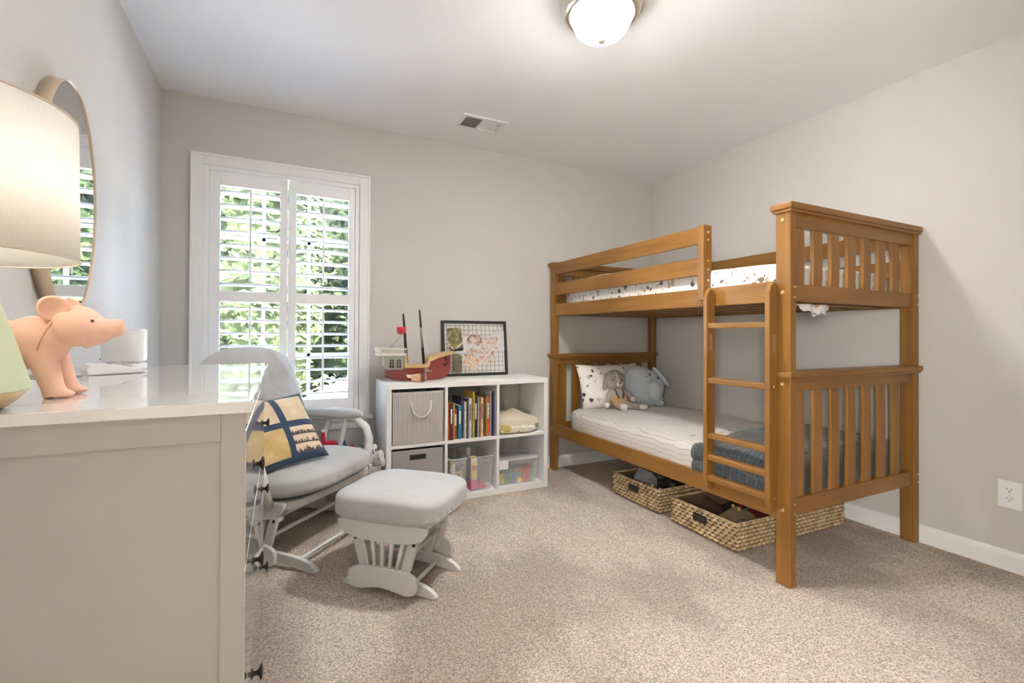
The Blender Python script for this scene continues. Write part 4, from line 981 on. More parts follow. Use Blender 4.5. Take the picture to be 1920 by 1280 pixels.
# pig
PX, PY = -.340, 1.083
pig = thing('pig_figurine', 'smooth peach pink toy pig standing on the chest behind the lamp', 'pig figurine', (PX, PY, DZ))
M_PIG = plain('peach_vinyl', (.86, .53, .39), .5, var=.015)
M_PIG.node_tree.nodes['Principled BSDF'].inputs['Subsurface Weight'].default_value = .12
M_PIG.node_tree.nodes['Principled BSDF'].inputs['Subsurface Radius'].default_value = (.02, .008, .005)
b = MB()
def Rm(ax, deg): return Matrix.Rotation(math.radians(deg), 3, ax)
def ell(b, c, h, ax='Y', deg=0, p=2.0, seg=12): b.soft(c, h, p, seg, mat=Rm(ax, deg))
ell(b, (-.078, 0, .088), (.082, .043, .043), 'Y', 4)
ell(b, (-.035, 0, .094), (.046, .042, .045))
ell(b, (.018, 0, .122), (.041, .038, .036), 'Y', 6)
ell(b, (.040, 0, .114), (.030, .027, .026), 'Y', 10)
b.tube([(.03, 0, .116), (.060, 0, .117), (.0825, 0, .121)], [.027, .0185, .0148], 20)
b.tube([(.0825, 0, .121), (.085, 0, .1213)], [.0148, .0125], 20)
b.tube([(.030, 0, .103), (.052, 0, .103), (.066, 0, .106)], [.022, .013, .007], 16)
for sy in (-1, 1):
    b.tube([(-.030, sy*.012, .098), (-.022, sy*.018, .078), (-.013, sy*.025, .05), (-.004, sy*.029, .020), (.002, sy*.030, .004)], [.016, .023, .0185, .0155, .0165], 18)
    ell(b, (.008, sy*.031, .007), (.019, .015, .007))
    b.tube([(-.125, sy*.024, .085), (-.130, sy*.028, .045), (-.126, sy*.030, .004)], [.028, .019, .017], 18)
    ell(b, (-.120, sy*.030, .007), (.017, .015, .007))
b.tube([(-.155, 0, .105), (-.168, .003, .112), (-.170, .008, .103)], [.008, .004, .003], 8)
part('pig_body', b, M_PIG, pig, world=False, mods=BLEND(.0024, 6))
for sy in (-1, 1):
    b = MB()
    mt = Matrix.Translation((-.004, sy*.030, .154)) @ Matrix.Rotation(math.radians(-20*sy), 4, 'X') @ Matrix.Rotation(math.radians(18), 4, 'Z')
    b.grid(14, 14, lambda u, v: mt @ Vector(((math.sqrt(max(0, 1-(2*u-1)**2*.0))*(2*u-1))*.021*(1-.25*v), -.010*math.sin(PI*u)*0 - .009*(1-(2*u-1)**2)*(.3+v*.7)*-1, (v-.45)*.034*math.sqrt(max(.05, 1-(2*u-1)**2)) + .004)))
    b2 = MB().soft((-.004, sy*.029, .151), (.0205, .0105, .0215), 2.3, 12, mat=Matrix.Rotation(math.radians(15), 3, 'Z') @ Matrix.Rotation(math.radians(-14*sy), 3, 'X'),
                   fn=lambda v, sy=sy: v + Vector((0, (.012 if v.y < 0 else .004)*max(0, 1-(v.x/.018)**2-(v.z/.02)**2), 0)))
    b.bm.free(); part('ear', b2, M_PIG, pig, world=False)
    part('eye', MB().soft((.046, sy*.0255, .1305), (.0032, .0018, .0028), 2, 8), plain('brown_eye', (.12, .07, .05), .3), pig, world=False)
b = MB().tube([(-.002+.0*0-.030*math.cos(a)*0-.012+.014*math.sin(a)*1.0, .0435*math.cos(a), .098+.040*math.sin(a)*1.02) for a in [2*PI*k/48 for k in range(48)]], .0011, 6, close=True)
part('mouth', MB().tube([(.040, -.0215, .1035), (.052, -.0165, .1030), (.062, -.0110, .1045), (.068, -.0060, .1065)], .0010, 6), plain('peach_mouth_line', (.55, .26, .16), .6), pig, world=False)
part('collar_seam', b, plain('peach_seam', (.62, .33, .22), .6), pig, world=False)

# white router-like speaker and handset
t = thing('wifi_router', 'small white rounded router box against the wall beyond the pig', 'router', (-.425, 1.775, DZ))
sq = [(-.418+.052*math.copysign(abs(math.cos(a))**.62, math.cos(a)), 1.778+.047*math.copysign(abs(math.sin(a))**.62, math.sin(a))) for a in [2*PI*k/64+.01 for k in range(64)]]
part('router_body', MB().prism(sq, DZ+.024, DZ+.121, 'XY', .006), M_WHITE, t, smooth_angle=50)
part('router_base', MB().prism(sq, DZ+.0005, DZ+.018, 'XY', .004).lathe([(.040, DZ+.015), (.040, DZ+.026)], (-.418, 1.778, 0), 32), M_WHITE, t)
part('status_light', MB().soft((-.4685, 1.752, DZ+.033), (.002, .002, .002), 2, 6), M_BLACK, t)
t = thing('baby_monitor', 'low white wedge-shaped handset with buttons beside the router', 'handset', (-.40, 1.60, DZ), math.radians(32))
b = MB().prism([(-.058, .001), (.066, .001), (.064, .005), (.035, .018), (.0, .026), (-.045, .031), (-.056, .028), (-.062, .014)], -.026, .026, 'XZ', .003)
part('handset_body', b, M_WHITE, t, world=False)
b = MB().soft((.030, -.002, .0225), (.012, .010, .0035), 3, 8, mat=Rm('Y', 20)); part('button', b, plain('pearl_grey_button', (.55, .55, .54), .3), t, world=False)
part('button', MB().soft((-.002, 0, .0272), (.006, .006, .002), 3, 8), plain('pearl_grey_key', (.62, .62, .62), .3), t, world=False)
part('button', MB().soft((-.030, 0, .0300), (.009, .008, .0022), 3, 8), plain('pearl_grey_key_b', (.62, .62, .62), .3), t, world=False)
single('power_cable', MB().tube([(-.44, 1.52, DZ+.003), (-.47, 1.505, DZ+.003), (-.515, 1.52, DZ+.003), (-.555, 1.56, DZ+.003), (-.585, 1.64, DZ+.003)], .0024, 8), M_GREYP, 'thin grey cable curling behind the wedge-shaped handset on the chest', 'cable')

# oval mirror
mir = thing('oval_mirror', 'oval wall mirror with brushed gold rim above the chest', 'mirror', (X0, 1.875, 1.10))
my_, mz_, ma, mb2 = 1.878, 1.468, .207, .356
def oval(x, k=0., n_=96): return [(x, my_+(ma+k)*math.cos(a), mz_+(mb2+k)*math.sin(a)) for a in [2*PI*i/n_ for i in range(n_)]]
b = MB(); rr = [[b.bm.verts.new(p) for p in oval(x, k)] for x, k in ((X0+.001, -.003), (X0+.001, 0), (X0+.040, 0), (X0+.0405, -.0015), (X0+.040, -.003), (X0+.036, -.0035), (X0+.006, -.0035))]
for A, Bq in zip(rr, rr[1:]+rr[:1]):
    for k in range(96): f = b.bm.faces.new((A[k], A[(k+1) % 96], Bq[(k+1) % 96], Bq[k])); f.smooth = True
part('rim', b, plain('brushed_gold_rim', (.66, .53, .38), .45, metal=.6), mir)
mm_, n, bb = _nodes('mirror_silver'); bb.inputs['Metallic'].default_value = 1; bb.inputs['Roughness'].default_value = .0; bb.inputs['Base Color'].default_value = (.92, .93, .93, 1)
b = MB(); A = [b.bm.verts.new(p) for p in oval(X0+.036, -.0035)]; Bq = [b.bm.verts.new(p) for p in oval(X0+.030, -.0035)]
b.bm.faces.new(A); b.bm.faces.new(Bq[::-1])
for k in range(96): b.bm.faces.new((A[k], A[(k+1) % 96], Bq[(k+1) % 96], Bq[k]))
part('mirror_glass', b, mm_, mir)

# ------------------------------------------------------------------ glider chair and ottoman (front = local +x, camera side = local -y)
def board(b, pts, y, th, bev=.004): return b.prism(pts, y-th/2, y+th/2, 'XZ', bev)
def smooth_poly(pts, k=3):
    """Chaikin corner cutting on a closed outline"""
    for _ in range(k):
        q = []
        for i in range(len(pts)):
            a, c = pts[i], pts[(i+1) % len(pts)]
            q += [(a[0]*.75+c[0]*.25, a[1]*.75+c[1]*.25), (a[0]*.25+c[0]*.75, a[1]*.25+c[1]*.75)]
        pts = q
    return pts
def glider_base(t, hw, hx, top, arm_top, foot, side_top, n_sp):
    """runners on the carpet, swinging side panels outside them, cross rods. hw: runner y; hx: half length"""
    for sy in (-1, 1):
        y = sy*hw
        o = smooth_poly([(-foot, 0), (-foot-.012, .012), (-foot+.03, .042), (-foot+.12, .066), (0, .070), (foot-.12, .066), (foot-.03, .042), (foot+.012, .012), (foot, 0), (foot-.05, 0), (foot-.16, .022), (-foot+.16, .022), (-foot+.05, 0)], 2)
        r = part('runner', board(MB(), o, y, .022), M_GLIDER, t, world=False)
        for sx in (-1, 1):   # upright on the runner that carries the swing arm
            b = MB().prism([(sx*.055-.02, .055), (sx*.055+.02, .055), (sx*.10+.022, arm_top), (sx*.10-.022, arm_top)], y-.011, y+.011, 'XZ', .003)
            part('upright', b, M_GLIDER, t, world=False)
        yo = sy*(hw+.030)
        for sx in (-1, 1):
            b = MB().prism(smooth_poly([(sx*(hx-.02)-.020, .070), (sx*(hx-.02)+.020, .070), (sx*(hx+.03)+.022, arm_top+.01), (sx*(hx+.03)-.022, arm_top+.01)], 1), yo-.010, yo+.010, 'XZ', .003)
            b.lathe([(.016, yo), (.016, yo-sy*.035), (.012, yo-sy*.036)], (sx*(hx+.03), 0, arm_top-.012), 16, 'Y')
            part('swing_arm', b, M_GLIDER, t, world=False)
            part('screw_cap', MB().soft((sx*(hx+.03), yo+sy*.010, arm_top-.014), (.008, .003, .008), 2, 8), M_BLACK, t, world=False)
        yp = sy*(hw+.052)
        o = smooth_poly([(-hx-.055, .070), (-hx-.045, .105), (-hx+.02, .122), (0, .124), (hx-.02, .122), (hx+.045, .105), (hx+.055, .070), (hx+.050, .034), (hx+.005, .022), (hx*.55, .034), (0, .042), (-hx*.55, .034), (-hx-.005, .022), (-hx-.050, .034)], 2)
        part('side_bar', board(MB(), o, yp, .020), M_GLIDER, t, world=False)
        for k in range(n_sp):
            q = (k-(n_sp-1)/2)
            part('spindle', MB().tube([(q*.031, yp, .105), (q*.050, yp, side_top-.045)], .0085, 10), M_GLIDER, t, world=False)
    for x, z in ((foot-.10, .045), (-foot+.10, .045)):
        part('cross_rod', MB().tube([(x, -hw, z), (x, hw, z)], .0095, 12), M_GLIDER, t, world=False)

ott = thing('glider_ottoman', 'small cream glider ottoman with grey cushion in front of the armchair', 'ottoman', (.492, 2.073, 0), math.radians(-43))
glider_base(ott, .118, .105, .30, .235, .215, .30, 5)
for sy in (-1, 1):
    yp = sy*.172
    o = smooth_poly([(-.205, .310), (.205, .310), (.205, .280), (.18, .245), (.10, .225), (-.10, .225), (-.18, .245), (-.205, .280)], 2)
    part('apron', board(MB(), o, yp, .022), M_GLIDER, ott, world=False)
part('seat_board', MB().box(-.205, .205, -.165, .165, .296, .312, .003), M_GLIDER, ott, world=False)
for z, x in ((.235, .12), (.17, .11), (.235, -.12)): part('cross_rod', MB().tube([(x, -.118, z), (x, .118, z)], .009, 12), M_GLIDER, ott, world=False)
def cush(v):
    r = noise.noise(Vector((v.x*10, v.y*10, 1)))*.002
    k = .006*math.sin(math.atan2(v.y, v.x)*38)*max(0, 1-abs(v.z+.025)/.03) if abs(v.z) < .06 and v.z < .005 else 0
    n_ = Vector((v.x, v.y, 0)); n_ = n_.normalized() if n_.length else n_
    return v + n_*k*.5 + Vector((0, 0, r + (.006*(1-(v.x/.26)**2) if v.z > 0 else 0)))
b = MB().soft((0, 0, .354), (.248, .213, .061), 4.6, 40, fn=cush)
cu_ = part('cushion', b, M_CUSH, ott, world=False)
b = MB().tube([(.246*math.copysign(abs(math.cos(a))**(2/4.6), math.cos(a)), .211*math.copysign(abs(math.sin(a))**(2/4.6), math.sin(a)), .330) for a in [2*PI*k/96+.001 for k in range(96)]], .0028, 6, close=True)
part('piping', b, M_CUSH, cu_, world=False)

ch = thing('glider_armchair', 'cream wooden glider armchair with plump grey cushions in front of the window', 'armchair', (.068, 2.760, 0), math.radians(-43))
glider_base(ch, .305, .17, .30, .235, .400, .30, 5)
for sy in (-1, 1):
    yp = sy*.335
    o = smooth_poly([(-.24, .312), (.25, .312), (.255, .285), (.22, .240), (.12, .212), (-.12, .212), (-.22, .240), (-.25, .285)], 2)
    part('apron', board(MB(), o, yp, .022), M_GLIDER, ch, world=False)
part('seat_frame', MB().prism(smooth_poly([(-.26, -.325), (.20, -.325), (.275, -.30), (.285, 0), (.275, .30), (.20, .325), (-.26, .325)], 2), .262, .300, 'XY', .006), M_GLIDER, ch, world=False)
for z, x in ((.215, .16), (.135, .15), (.215, -.16)): part('cross_rod', MB().tube([(x, -.305, z), (x, .305, z)], .010, 12), M_GLIDER, ch, world=False)
def seatc(v):
    r = noise.noise(Vector((v.x*6, v.y*6, 2)))*.006
    ang = math.atan2(v.y, v.x)
    k = .010*math.sin(ang*30)*max(0, 1-abs(v.z+.01)/.05)*(.5+.5*noise.noise(Vector((ang*3, 1, 1))))
    n_ = Vector((v.x, v.y, 0)).normalized() if abs(v.x)+abs(v.y) > 1e-4 else Vector((0, 0, 0))
    return v + n_*k*.4 + Vector((0, 0, r + (.012*(1-(v.x/.3)**2) if v.z > 0 else 0) + v.x*.055))
b = MB().soft((.045, -.025, .352), (.305, .345, .064), 3.3, 40, fn=seatc)
part('seat_cushion', b, M_CUSH, ch, world=False)
# back cushion: arched, reclined
def backc(v):
    z = v.z/.31
    w = 1 - .10*max(0, z)**3
    fold_ = -.010*abs(noise.noise(Vector((v.y*9+v.z*4, v.z*3, 5))))
    dx = fold_ if v.x > 0 else 0
    tuft = -.03*math.exp(-((v.z-.10)/.05)**2) if v.x > 0 else 0
    return Vector((v.x+dx+tuft*.5, v.y*w, v.z))
mt = Matrix.Rotation(math.radians(-13), 3, 'Y')
b = MB().soft((-.255, -.01, .690), (.075, .335, .305), 3.0, 40, fn=backc, mat=mt)
part('back_cushion', b, M_CUSH, ch, world=False)
b = MB()
for y in (-.30, .30): b.tube([(-.24, y, .28), (-.275, y, .5), (-.335, y*.98, .80), (-.345, y*.9, .86)], [.018, .018, .016, .012], 12)
b.tube([(-.345, -.27, .86), (-.352, 0, .885), (-.345, .27, .86)], .016, 12); 
for y in (-.2, -.1, 0, .1, .2): b.tube([(-.25, y, .29), (-.345, y, .87)], .008, 8)
part('back_frame', b, M_GLIDER, ch, world=False)
for sy in (-1, 1):
    y = .415 if sy > 0 else -.40
    b = MB().tube([(-.30, y*.93, .515), (-.18, y, .545), (.02, y, .555), (.10, y, .543), (.160, y, .500), (.185, y, .43), (.185, y*.96, .36), (.175, y*.86, .285)], [.014, .017, .019, .021, .023, .023, .022, .020], 16)
    for x0, x1 in ((-.01, .02), (-.13, -.11)): b.tube([(x0, y*.90, .29), (x1, y, .545)], .0125, 12)
    arm = part('arm', b, M_GLIDER, ch, world=False)
    if sy > 0:
        b = MB().soft((-.08, y, .575), (.215, .045, .030), 3, 20, fn=lambda v: v+Vector((0, 0, .004*noise.noise(Vector((v.x*14, v.y*10, 3))))))
    else:   # the arm pad on this side carries a hanging pocket
        b = MB().soft((-.10, y-.01, .575), (.205, .048, .030), 3, 20)
        b.soft((-.03, y-.045, .455), (.200, .026, .125), 3, 20)
    part('arm_pad', b, M_CUSH, ch, world=False)

# patchwork cushion on the chair
def patch_mat():
    m, n, b = _nodes('lodge_patchwork'); tc = n.nodes.new('ShaderNodeTexCoord'); sp = n.nodes.new('ShaderNodeSeparateXYZ'); n.links.new(tc.outputs['UV'], sp.inputs[0])
    def cmp(sock, op, val):
        x = n.nodes.new('ShaderNodeMath'); x.operation = op; x.inputs[1].default_value = val; n.links.new(sock, x.inputs[0]); return x.outputs[0]
    def mul(a, c): x = n.nodes.new('ShaderNodeMath'); x.operation = 'MULTIPLY'; n.links.new(a, x.inputs[0]); n.links.new(c, x.inputs[1]); return x.outputs[0]
    def box(u0, u1, v0, v1): return mul(mul(cmp(sp.outputs[0], 'GREATER_THAN', u0), cmp(sp.outputs[0], 'LESS_THAN', u1)), mul(cmp(sp.outputs[1], 'GREATER_THAN', v0), cmp(sp.outputs[1], 'LESS_THAN', v1)))
    v = tc.outputs['UV']
    gold = ramp(n, noise_t(n, v, 5, 4), [(.3, (.56, .37, .12)), (.7, (.74, .56, .28))])
    sand = ramp(n, noise_t(n, v, 5, 4), [(.3, (.66, .50, .32)), (.7, (.80, .66, .46))])
    navy = (.028, .055, .11)
    # little trees, deer and hills: dark silhouettes along the bottom of three bands
    vv = n.nodes.new('ShaderNodeMapping'); vv.inputs['Scale'].default_value = (34, 10, 1); n.links.new(v, vv.inputs[0])
    f = noise_t(n, vv.outputs[0], 1, 3, .7)
    pm = n.nodes.new('ShaderNodeMath'); pm.operation = 'PINGPONG'; pm.inputs[1].default_value = 1; 
    fr_ = n.nodes.new('ShaderNodeMath'); fr_.operation = 'FRACT'; k = cmp(sp.outputs[1], 'MULTIPLY', 8.1); k2 = cmp(k, 'SUBTRACT', .65); n.links.new(k2, fr_.inputs[0])
    hh = n.nodes.new('ShaderNodeMapRange'); hh.inputs[1].default_value = .35; hh.inputs[2].default_value = .7; n.links.new(f, hh.inputs[0])
    lt = n.nodes.new('ShaderNodeMath'); lt.operation = 'LESS_THAN'; sub = cmp(fr_.outputs[0], 'MULTIPLY', 1.25); n.links.new(sub, lt.inputs[0]); n.links.new(hh.outputs[0], lt.inputs[1])
    band = mixc(n, lt.outputs[0], (.78, .62, .44), (.09, .07, .075))
    line = cmp(fr_.outputs[0], 'LESS_THAN', .06); band = mixc(n, line, band, navy)
    c = mixc(n, box(.06, .47, .54, .94), navy, sand); c = mixc(n, box(.56, .94, .54, .94), c, sand)
    c = mixc(n, box(.06, .47, .06, .46), c, gold); c = mixc(n, box(.55, .94, .08, .455), c, band)
    n.links.new(c, b.inputs['Base Color']); b.inputs['Roughness'].default_value = .9; b.inputs['Sheen Weight'].default_value = .2
    bump(n, b, noise_t(n, v, 8, 3), .006); return m
def pillow_uv(o):
    me = o.data; uv = me.uv_layers.new(name='UV')
    n_ = len(me.polygons)
    return uv
Mp = frame((.85, .5, .05), (-.62, .2, .6))
b = MB(); cP = Vector((-.004, 2.575, .586)); w_, h_, th_ = .385, .385, .12
uvl = b.bm.loops.layers.uv.new('UV')
def PP(u, v, s):
    x, y = u*2-1, v*2-1; e = max(0, 1-abs(x)**2.6)**.6*max(0, 1-abs(y)**2.6)**.6
    px = x*(1-.07*(1-y*y)*abs(x)); py = y*(1-.07*(1-x*x)*abs(y))
    return cP + Mp @ Vector((px*w_/2, py*h_/2, s*e*th_/2))
for s in (1, -1):
    N_ = 30; vs = b.grid(N_, N_, (lambda u, v: PP(u, v, 1)) if s > 0 else (lambda u, v: PP(1-u, v, -1)))
    look = {vs[i][j]: (i/N_ if s > 0 else 1-i/N_, j/N_) for i in range(N_+1) for j in range(N_+1)}
    for f in b.bm.faces:
        if all(vv_ in look for vv_ in f.verts):
            for l_ in f.loops: l_[uvl].uv = look[l_.vert]
single('patchwork_cushion', b, patch_mat(), 'navy and gold patchwork cushion with animal bands propped in the armchair', 'cushion')

# ------------------------------------------------------------------ toys behind the chair
t = thing('toy_hamper', 'low pale grey fabric hamper behind the armchair beside the cube shelf', 'hamper', (.30, 3.06, 0))
M_HAMP = fabric('pale_blue_grey_canvas', (.50, .52, .54))
part('hamper_body', openbox(MB(), .205, .555, 3.035, 3.225, .001, .33, .006, .006), M_HAMP, t)
part('hamper_liner', MB().box(.212, .548, 3.042, 3.218, .24, .246), M_HAMP, t)
b = MB().soft((.262, 3.10, .300), (.045, .035, .055), 2.4, 10).soft((.240, 3.10, .395), (.014, .013, .070), 2.5, 10).soft((.285, 3.10, .375), (.040, .020, .034), 2.5, 10)
t2 = thing('red_plush', 'red plush toy with white tip poking up behind the armchair arm', 'plush toy', (.262, 3.10, .247))
part('plush_body', b, fabric('red_plush_fabric', (.50, .03, .06)), t2, mods=BLEND(.004, 4)); part('tip', MB().soft((.240, 3.10, .470), (.013, .012, .012), 2, 8), fabric('white_plush_tip', (.8, .78, .75)), t2)
single('blue_plush', MB().soft((.355, 3.10, .335), (.032, .030, .082), 2.3, 10, fn=lambda v: Vector((v.x*(1-.5*max(0, v.z)/.055), v.y, v.z))), fabric('blue_plush_fabric', (.06, .08, .26)), 'small blue plush toy behind the arm spindle beside the red one', 'plush toy')
single('red_plush', MB().soft((.405, 3.085, .310), (.028, .028, .060), 2.3, 10), fabric('red_plush_fabric_b', (.48, .03, .08)), 'low red plush bump next to the small blue one behind the armchair', 'plush toy')
single('tan_plush', MB().soft((.452, 3.09, .300), (.024, .028, .050), 2.3, 10), fabric('tan_plush_fabric', (.55, .45, .33)), 'tan plush toy lowest in the hamper behind the chair arm', 'plush toy')
M_SPOT = sheet_print('white_fabric_black_specks', (.80, .79, .78), [(.05, .05, .05), (.2, .2, .2)], 60, size=.5)
single('speckled_plush', MB().soft((.502, 3.10, .340), (.028, .03, .090), 2.4, 10), M_SPOT, 'white plush with dark specks seen through the curve of the chair arm', 'plush toy')
t2 = thing('toy_basket', 'soft white basket of plush toys wedged between armchair and cube shelf', 'basket', (.510, 2.925, 0))
b = MB().lathe([(.001, .001), (.042, .001), (.048, .02), (.050, .25), (.050, .27), (.046, .27), (.045, .03), (.001, .02)], (.514, 2.945, 0), 28, cap=False); part('basket_body', b, fabric('white_knit', (.72, .72, .70), weave=200, bumpd=.003), t2)
single('lace_plush', MB().soft((.502, 2.945, .330), (.026, .022, .066), 2.3, 12, fn=lambda v: v+Vector((.25*v.z, 0, 0))), M_SPOT, 'black and white lacy plush ear beside the curved chair arm', 'plush toy')
b = MB().soft((.536, 2.925, .300), (.028, .026, .046), 2.3, 12).soft((.545, 2.90, .335), (.022, .02, .03), 2.2, 10).soft((.551, 2.87, .300), (.018, .020, .026), 2.2, 10)
single('white_plush', b, fabric('white_grey_plush', (.70, .71, .72), weave=200, bumpd=.003), 'pale grey and white plush toy against the side of the cube shelf', 'plush toy', mods=BLEND(.0035, 3))

# ------------------------------------------------------------------ plush toys on the bottom bunk
M_KNIT = fabric('taupe_knit', (.37, .33, .29), weave=350, bumpd=.002); M_KNITL = fabric('pale_knit_white', (.70, .67, .62), weave=350, bumpd=.002); M_MUST = fabric('mustard_knit', (.48, .30, .14), weave=350, bumpd=.002)
zb = .497
bun = thing('plush_rabbit', 'taupe knitted plush rabbit in tan trousers sitting against the printed pillow', 'plush toy', (2.318, 2.925, zb))
b = MB().soft((2.318, 2.925, zb+.225), (.066, .056, .072), 2.3, 14).soft((2.322, 2.905, zb+.185), (.050, .040, .036), 2.2, 12)
b.tube([(2.320, 2.925, zb+.185), (2.330, 2.925, zb+.14)], [.036, .040], 14)
b.soft((2.340, 2.915, zb+.100), (.062, .052, .078), 2.4, 14, mat=Rm('Y', 8))
b.tube([(2.295, 2.915, zb+.14), (2.262, 2.895, zb+.10), (2.253, 2.875, zb+.045)], [.022, .020, .018], 12)
b.tube([(2.380, 2.915, zb+.14), (2.420, 2.900, zb+.115), (2.445, 2.885, zb+.085)], [.022, .020, .018], 12)
b.tube([(2.335, 2.905, zb+.045), (2.345, 2.84, zb+.032), (2.352, 2.79, zb+.028)], [.036, .028, .024], 12)
b.tube([(2.375, 2.905, zb+.045), (2.43, 2.860, zb+.030), (2.50, 2.835, zb+.026)], [.034, .026, .023], 12)
part('rabbit_body', b, M_KNIT, bun, mods=BLEND(.004, 5))
b = MB().soft((2.346, 2.912, zb+.068), (.068, .058, .050), 2.6, 14, mat=Rm('Y', 8)).tube([(2.340, 2.88, zb+.045), (2.347, 2.835, zb+.033)], [.041, .032], 14)
part('trousers', b, M_MUST, bun)
for x0, x1 in ((2.318, 2.338), (2.372, 2.366)):
    part('brace', MB().tube([(x0-.006, 2.884, zb+.155), (x0+.002, 2.862, zb+.125), (x1, 2.852, zb+.085)], [.007, .008, .008], 8), plain('brown_strap', (.12, .09, .075), .8), bun)
for c_, h_ in (((2.355, 2.778, zb+.027), (.026, .026, .026)), ((2.515, 2.828, zb+.026), (.034, .025, .024)), ((2.250, 2.868, zb+.033), (.020, .019, .021)), ((2.452, 2.878, zb+.078), (.021, .020, .021))):
    part('paw', MB().soft(c_, h_, 2.3, 10), M_KNITL, bun)
part('muzzle', MB().soft((2.344, 2.866, zb+.192), (.026, .014, .023), 2.2, 10), M_KNITL, bun)
part('blaze', MB().tube([(2.316, 2.885, zb+.283), (2.325, 2.869, zb+.252), (2.336, 2.865, zb+.212)], [.006, .010, .009], 10), M_KNITL, bun)
part('nose', MB().soft((2.344, 2.852, zb+.203), (.008, .004, .006), 2.2, 8).tube([(2.344, 2.852, zb+.198), (2.344, 2.852, zb+.190)], .0012, 6).tube([(2.335, 2.853, zb+.188), (2.344, 2.852, zb+.184), (2.353, 2.853, zb+.188)], .0012, 6), M_BLACK, bun)
for x, y in ((2.295, 2.872), (2.366, 2.880)): part('eye', MB().soft((x, y, zb+.222), (.0045, .003, .006), 2, 8), M_BLACK, bun)
for s1 in (-1, 1):
    part('ear', MB().soft((2.318+s1*.068, 2.925, zb+.205), (.016, .012, .070), 2.5, 12, mat=Rm('Y', s1*-8)), M_KNIT, bun)

ele = thing('plush_elephant', 'round pale blue plush elephant with floppy ears leaning beside the rabbit', 'plush toy', (2.60, 2.93, zb))
M_BLU = fabric('pale_blue_plush', (.52, .58, .62), weave=400, bumpd=.0015)
b = MB().soft((2.600, 2.93, zb+.148), (.168, .125, .150), 2.35, 20, mat=Rm('Y', 10)).soft((2.57, 2.93, zb+.235), (.105, .10, .085), 2.2, 14)
b.soft((2.645, 2.80, zb+.135), (.050, .030, .082), 2.4, 14, mat=Rm('Y', -6)); b.soft((2.72, 2.88, zb+.03), (.04, .04, .028), 2.2, 10)
b.soft((2.765, 2.93, zb+.055), (.016, .014, .014), 2.1, 8)
part('elephant_body', b, M_BLU, ele, mods=BLEND(.006, 6))
part('ear', MB().soft((2.445, 2.90, zb+.175), (.026, .040, .105), 2.4, 14, mat=Rm('Y', 14)), M_BLU, ele)
part('ear', MB().soft((2.735, 2.885, zb+.235), (.020, .040, .100), 2.4, 14, mat=Rm('Y', -40)), M_BLU, ele)
for x, y, z in ((2.618, 2.822, zb+.258), (2.690, 2.832, zb+.232)): part('eye', MB().soft((x, y, z), (.0075, .004, .009), 2.2, 8), M_BLACK, ele)
part('cheek_stitch', MB().tube([(2.583, 2.822, zb+.246), (2.592, 2.821, zb+.243), (2.601, 2.821, zb+.245)], .0016, 6), M_BLACK, ele)

# ------------------------------------------------------------------ woven baskets under the bed
def weave_mat():
    m, n, b = _nodes('water_hyacinth_weave'); v = coords(n)
    f = noise_t(n, v, 22, 4); f2 = noise_t(n, v, 120, 2)
    c = ramp(n, f, [(.3, (.36, .24, .12)), (.55, (.64, .49, .28)), (.75, (.78, .65, .43))])
    n.links.new(mixc(n, .4, c, ramp(n, f2, [(.35, (.35, .25, .15)), (.6, (1, 1, 1))]), 'MULTIPLY'), b.inputs['Base Color']); b.inputs['Roughness'].default_value = .8; return m
M_WEAV = weave_mat(); M_WIRE = plain('basket_dark_core', (.16, .10, .05), .9)  # dark brown core inside the weave
def basket(x0, x1, y0, y1, h, label, rot, nm='woven_basket'):
    t = thing(nm, label, 'basket', ((x0+x1)/2, (y0+y1)/2, 0), math.radians(rot))
    hx, hy = (x1-x0)/2, (y1-y0)/2
    b = MB(); nrow = 7; rh = (h-.006)/nrow; per = 2*(2*hx+2*hy); r = .0075
    def pos(s_, off, z):
        L1, L2 = 2*hx, 2*hy; s_ %= (2*L1+2*L2)
        if s_ < L1: return Vector((-hx+s_, -hy-off, z))
        s_ -= L1
        if s_ < L2: return Vector((hx+off, -hy+s_, z))
        s_ -= L2
        if s_ < L1: return Vector((hx-s_, hy+off, z))
        s_ -= L1
        return Vector((-hx-off, hy-s_, z))
    tot = 4*hx+4*hy; step = .034
    for k in range(nrow):   # each row is a twist of two strands, drawn as slanting lozenges
        z = .010+rh*(k+.5); nseg = int(tot/step)
        for i in range(nseg):
            s0 = tot*(i+.5*(k % 2))/nseg; p = pos(s0, 0, z); q = pos(s0+tot/nseg*1.12, 0, z)
            mid = pos(s0+tot/nseg*.56, .0052, z)
            dz = .0045
            b.tube([p+Vector((0, 0, -dz)), (p+mid)/2+Vector((0, 0, -dz*.4)), mid, (q+mid)/2+Vector((0, 0, dz*.4)), q+Vector((0, 0, dz))], [.0035, .0078, .0092, .0078, .0035], 6)
    part('weave', b, M_WEAV, t, world=False)
    b = MB()
    for a_, c2 in (((-hx, -hy), (hx, -hy)), ((hx, -hy), (hx, hy)), ((hx, hy), (-hx, hy)), ((-hx, hy), (-hx, -hy))):
        n_ = int(math.dist(a_, c2)/.008)
        b.tube([(a_[0], a_[1], h), (c2[0], c2[1], h)], .0062, 8)
        dx, dy = abs(c2[0]-a_[0])/2+.003, abs(c2[1]-a_[1])/2+.003; cx_, cy_ = (a_[0]+c2[0])/2, (a_[1]+c2[1])/2
    part('rim', b, M_WEAV, t, world=False)
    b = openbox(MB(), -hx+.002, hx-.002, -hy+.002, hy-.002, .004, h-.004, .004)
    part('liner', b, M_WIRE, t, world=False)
    b = MB().box(-hx-.0175, -hx-.012, .0-.045, .045, h-.062, h-.022, .004); part('handle_slot', b, M_BLACK, t, world=False)
    return t
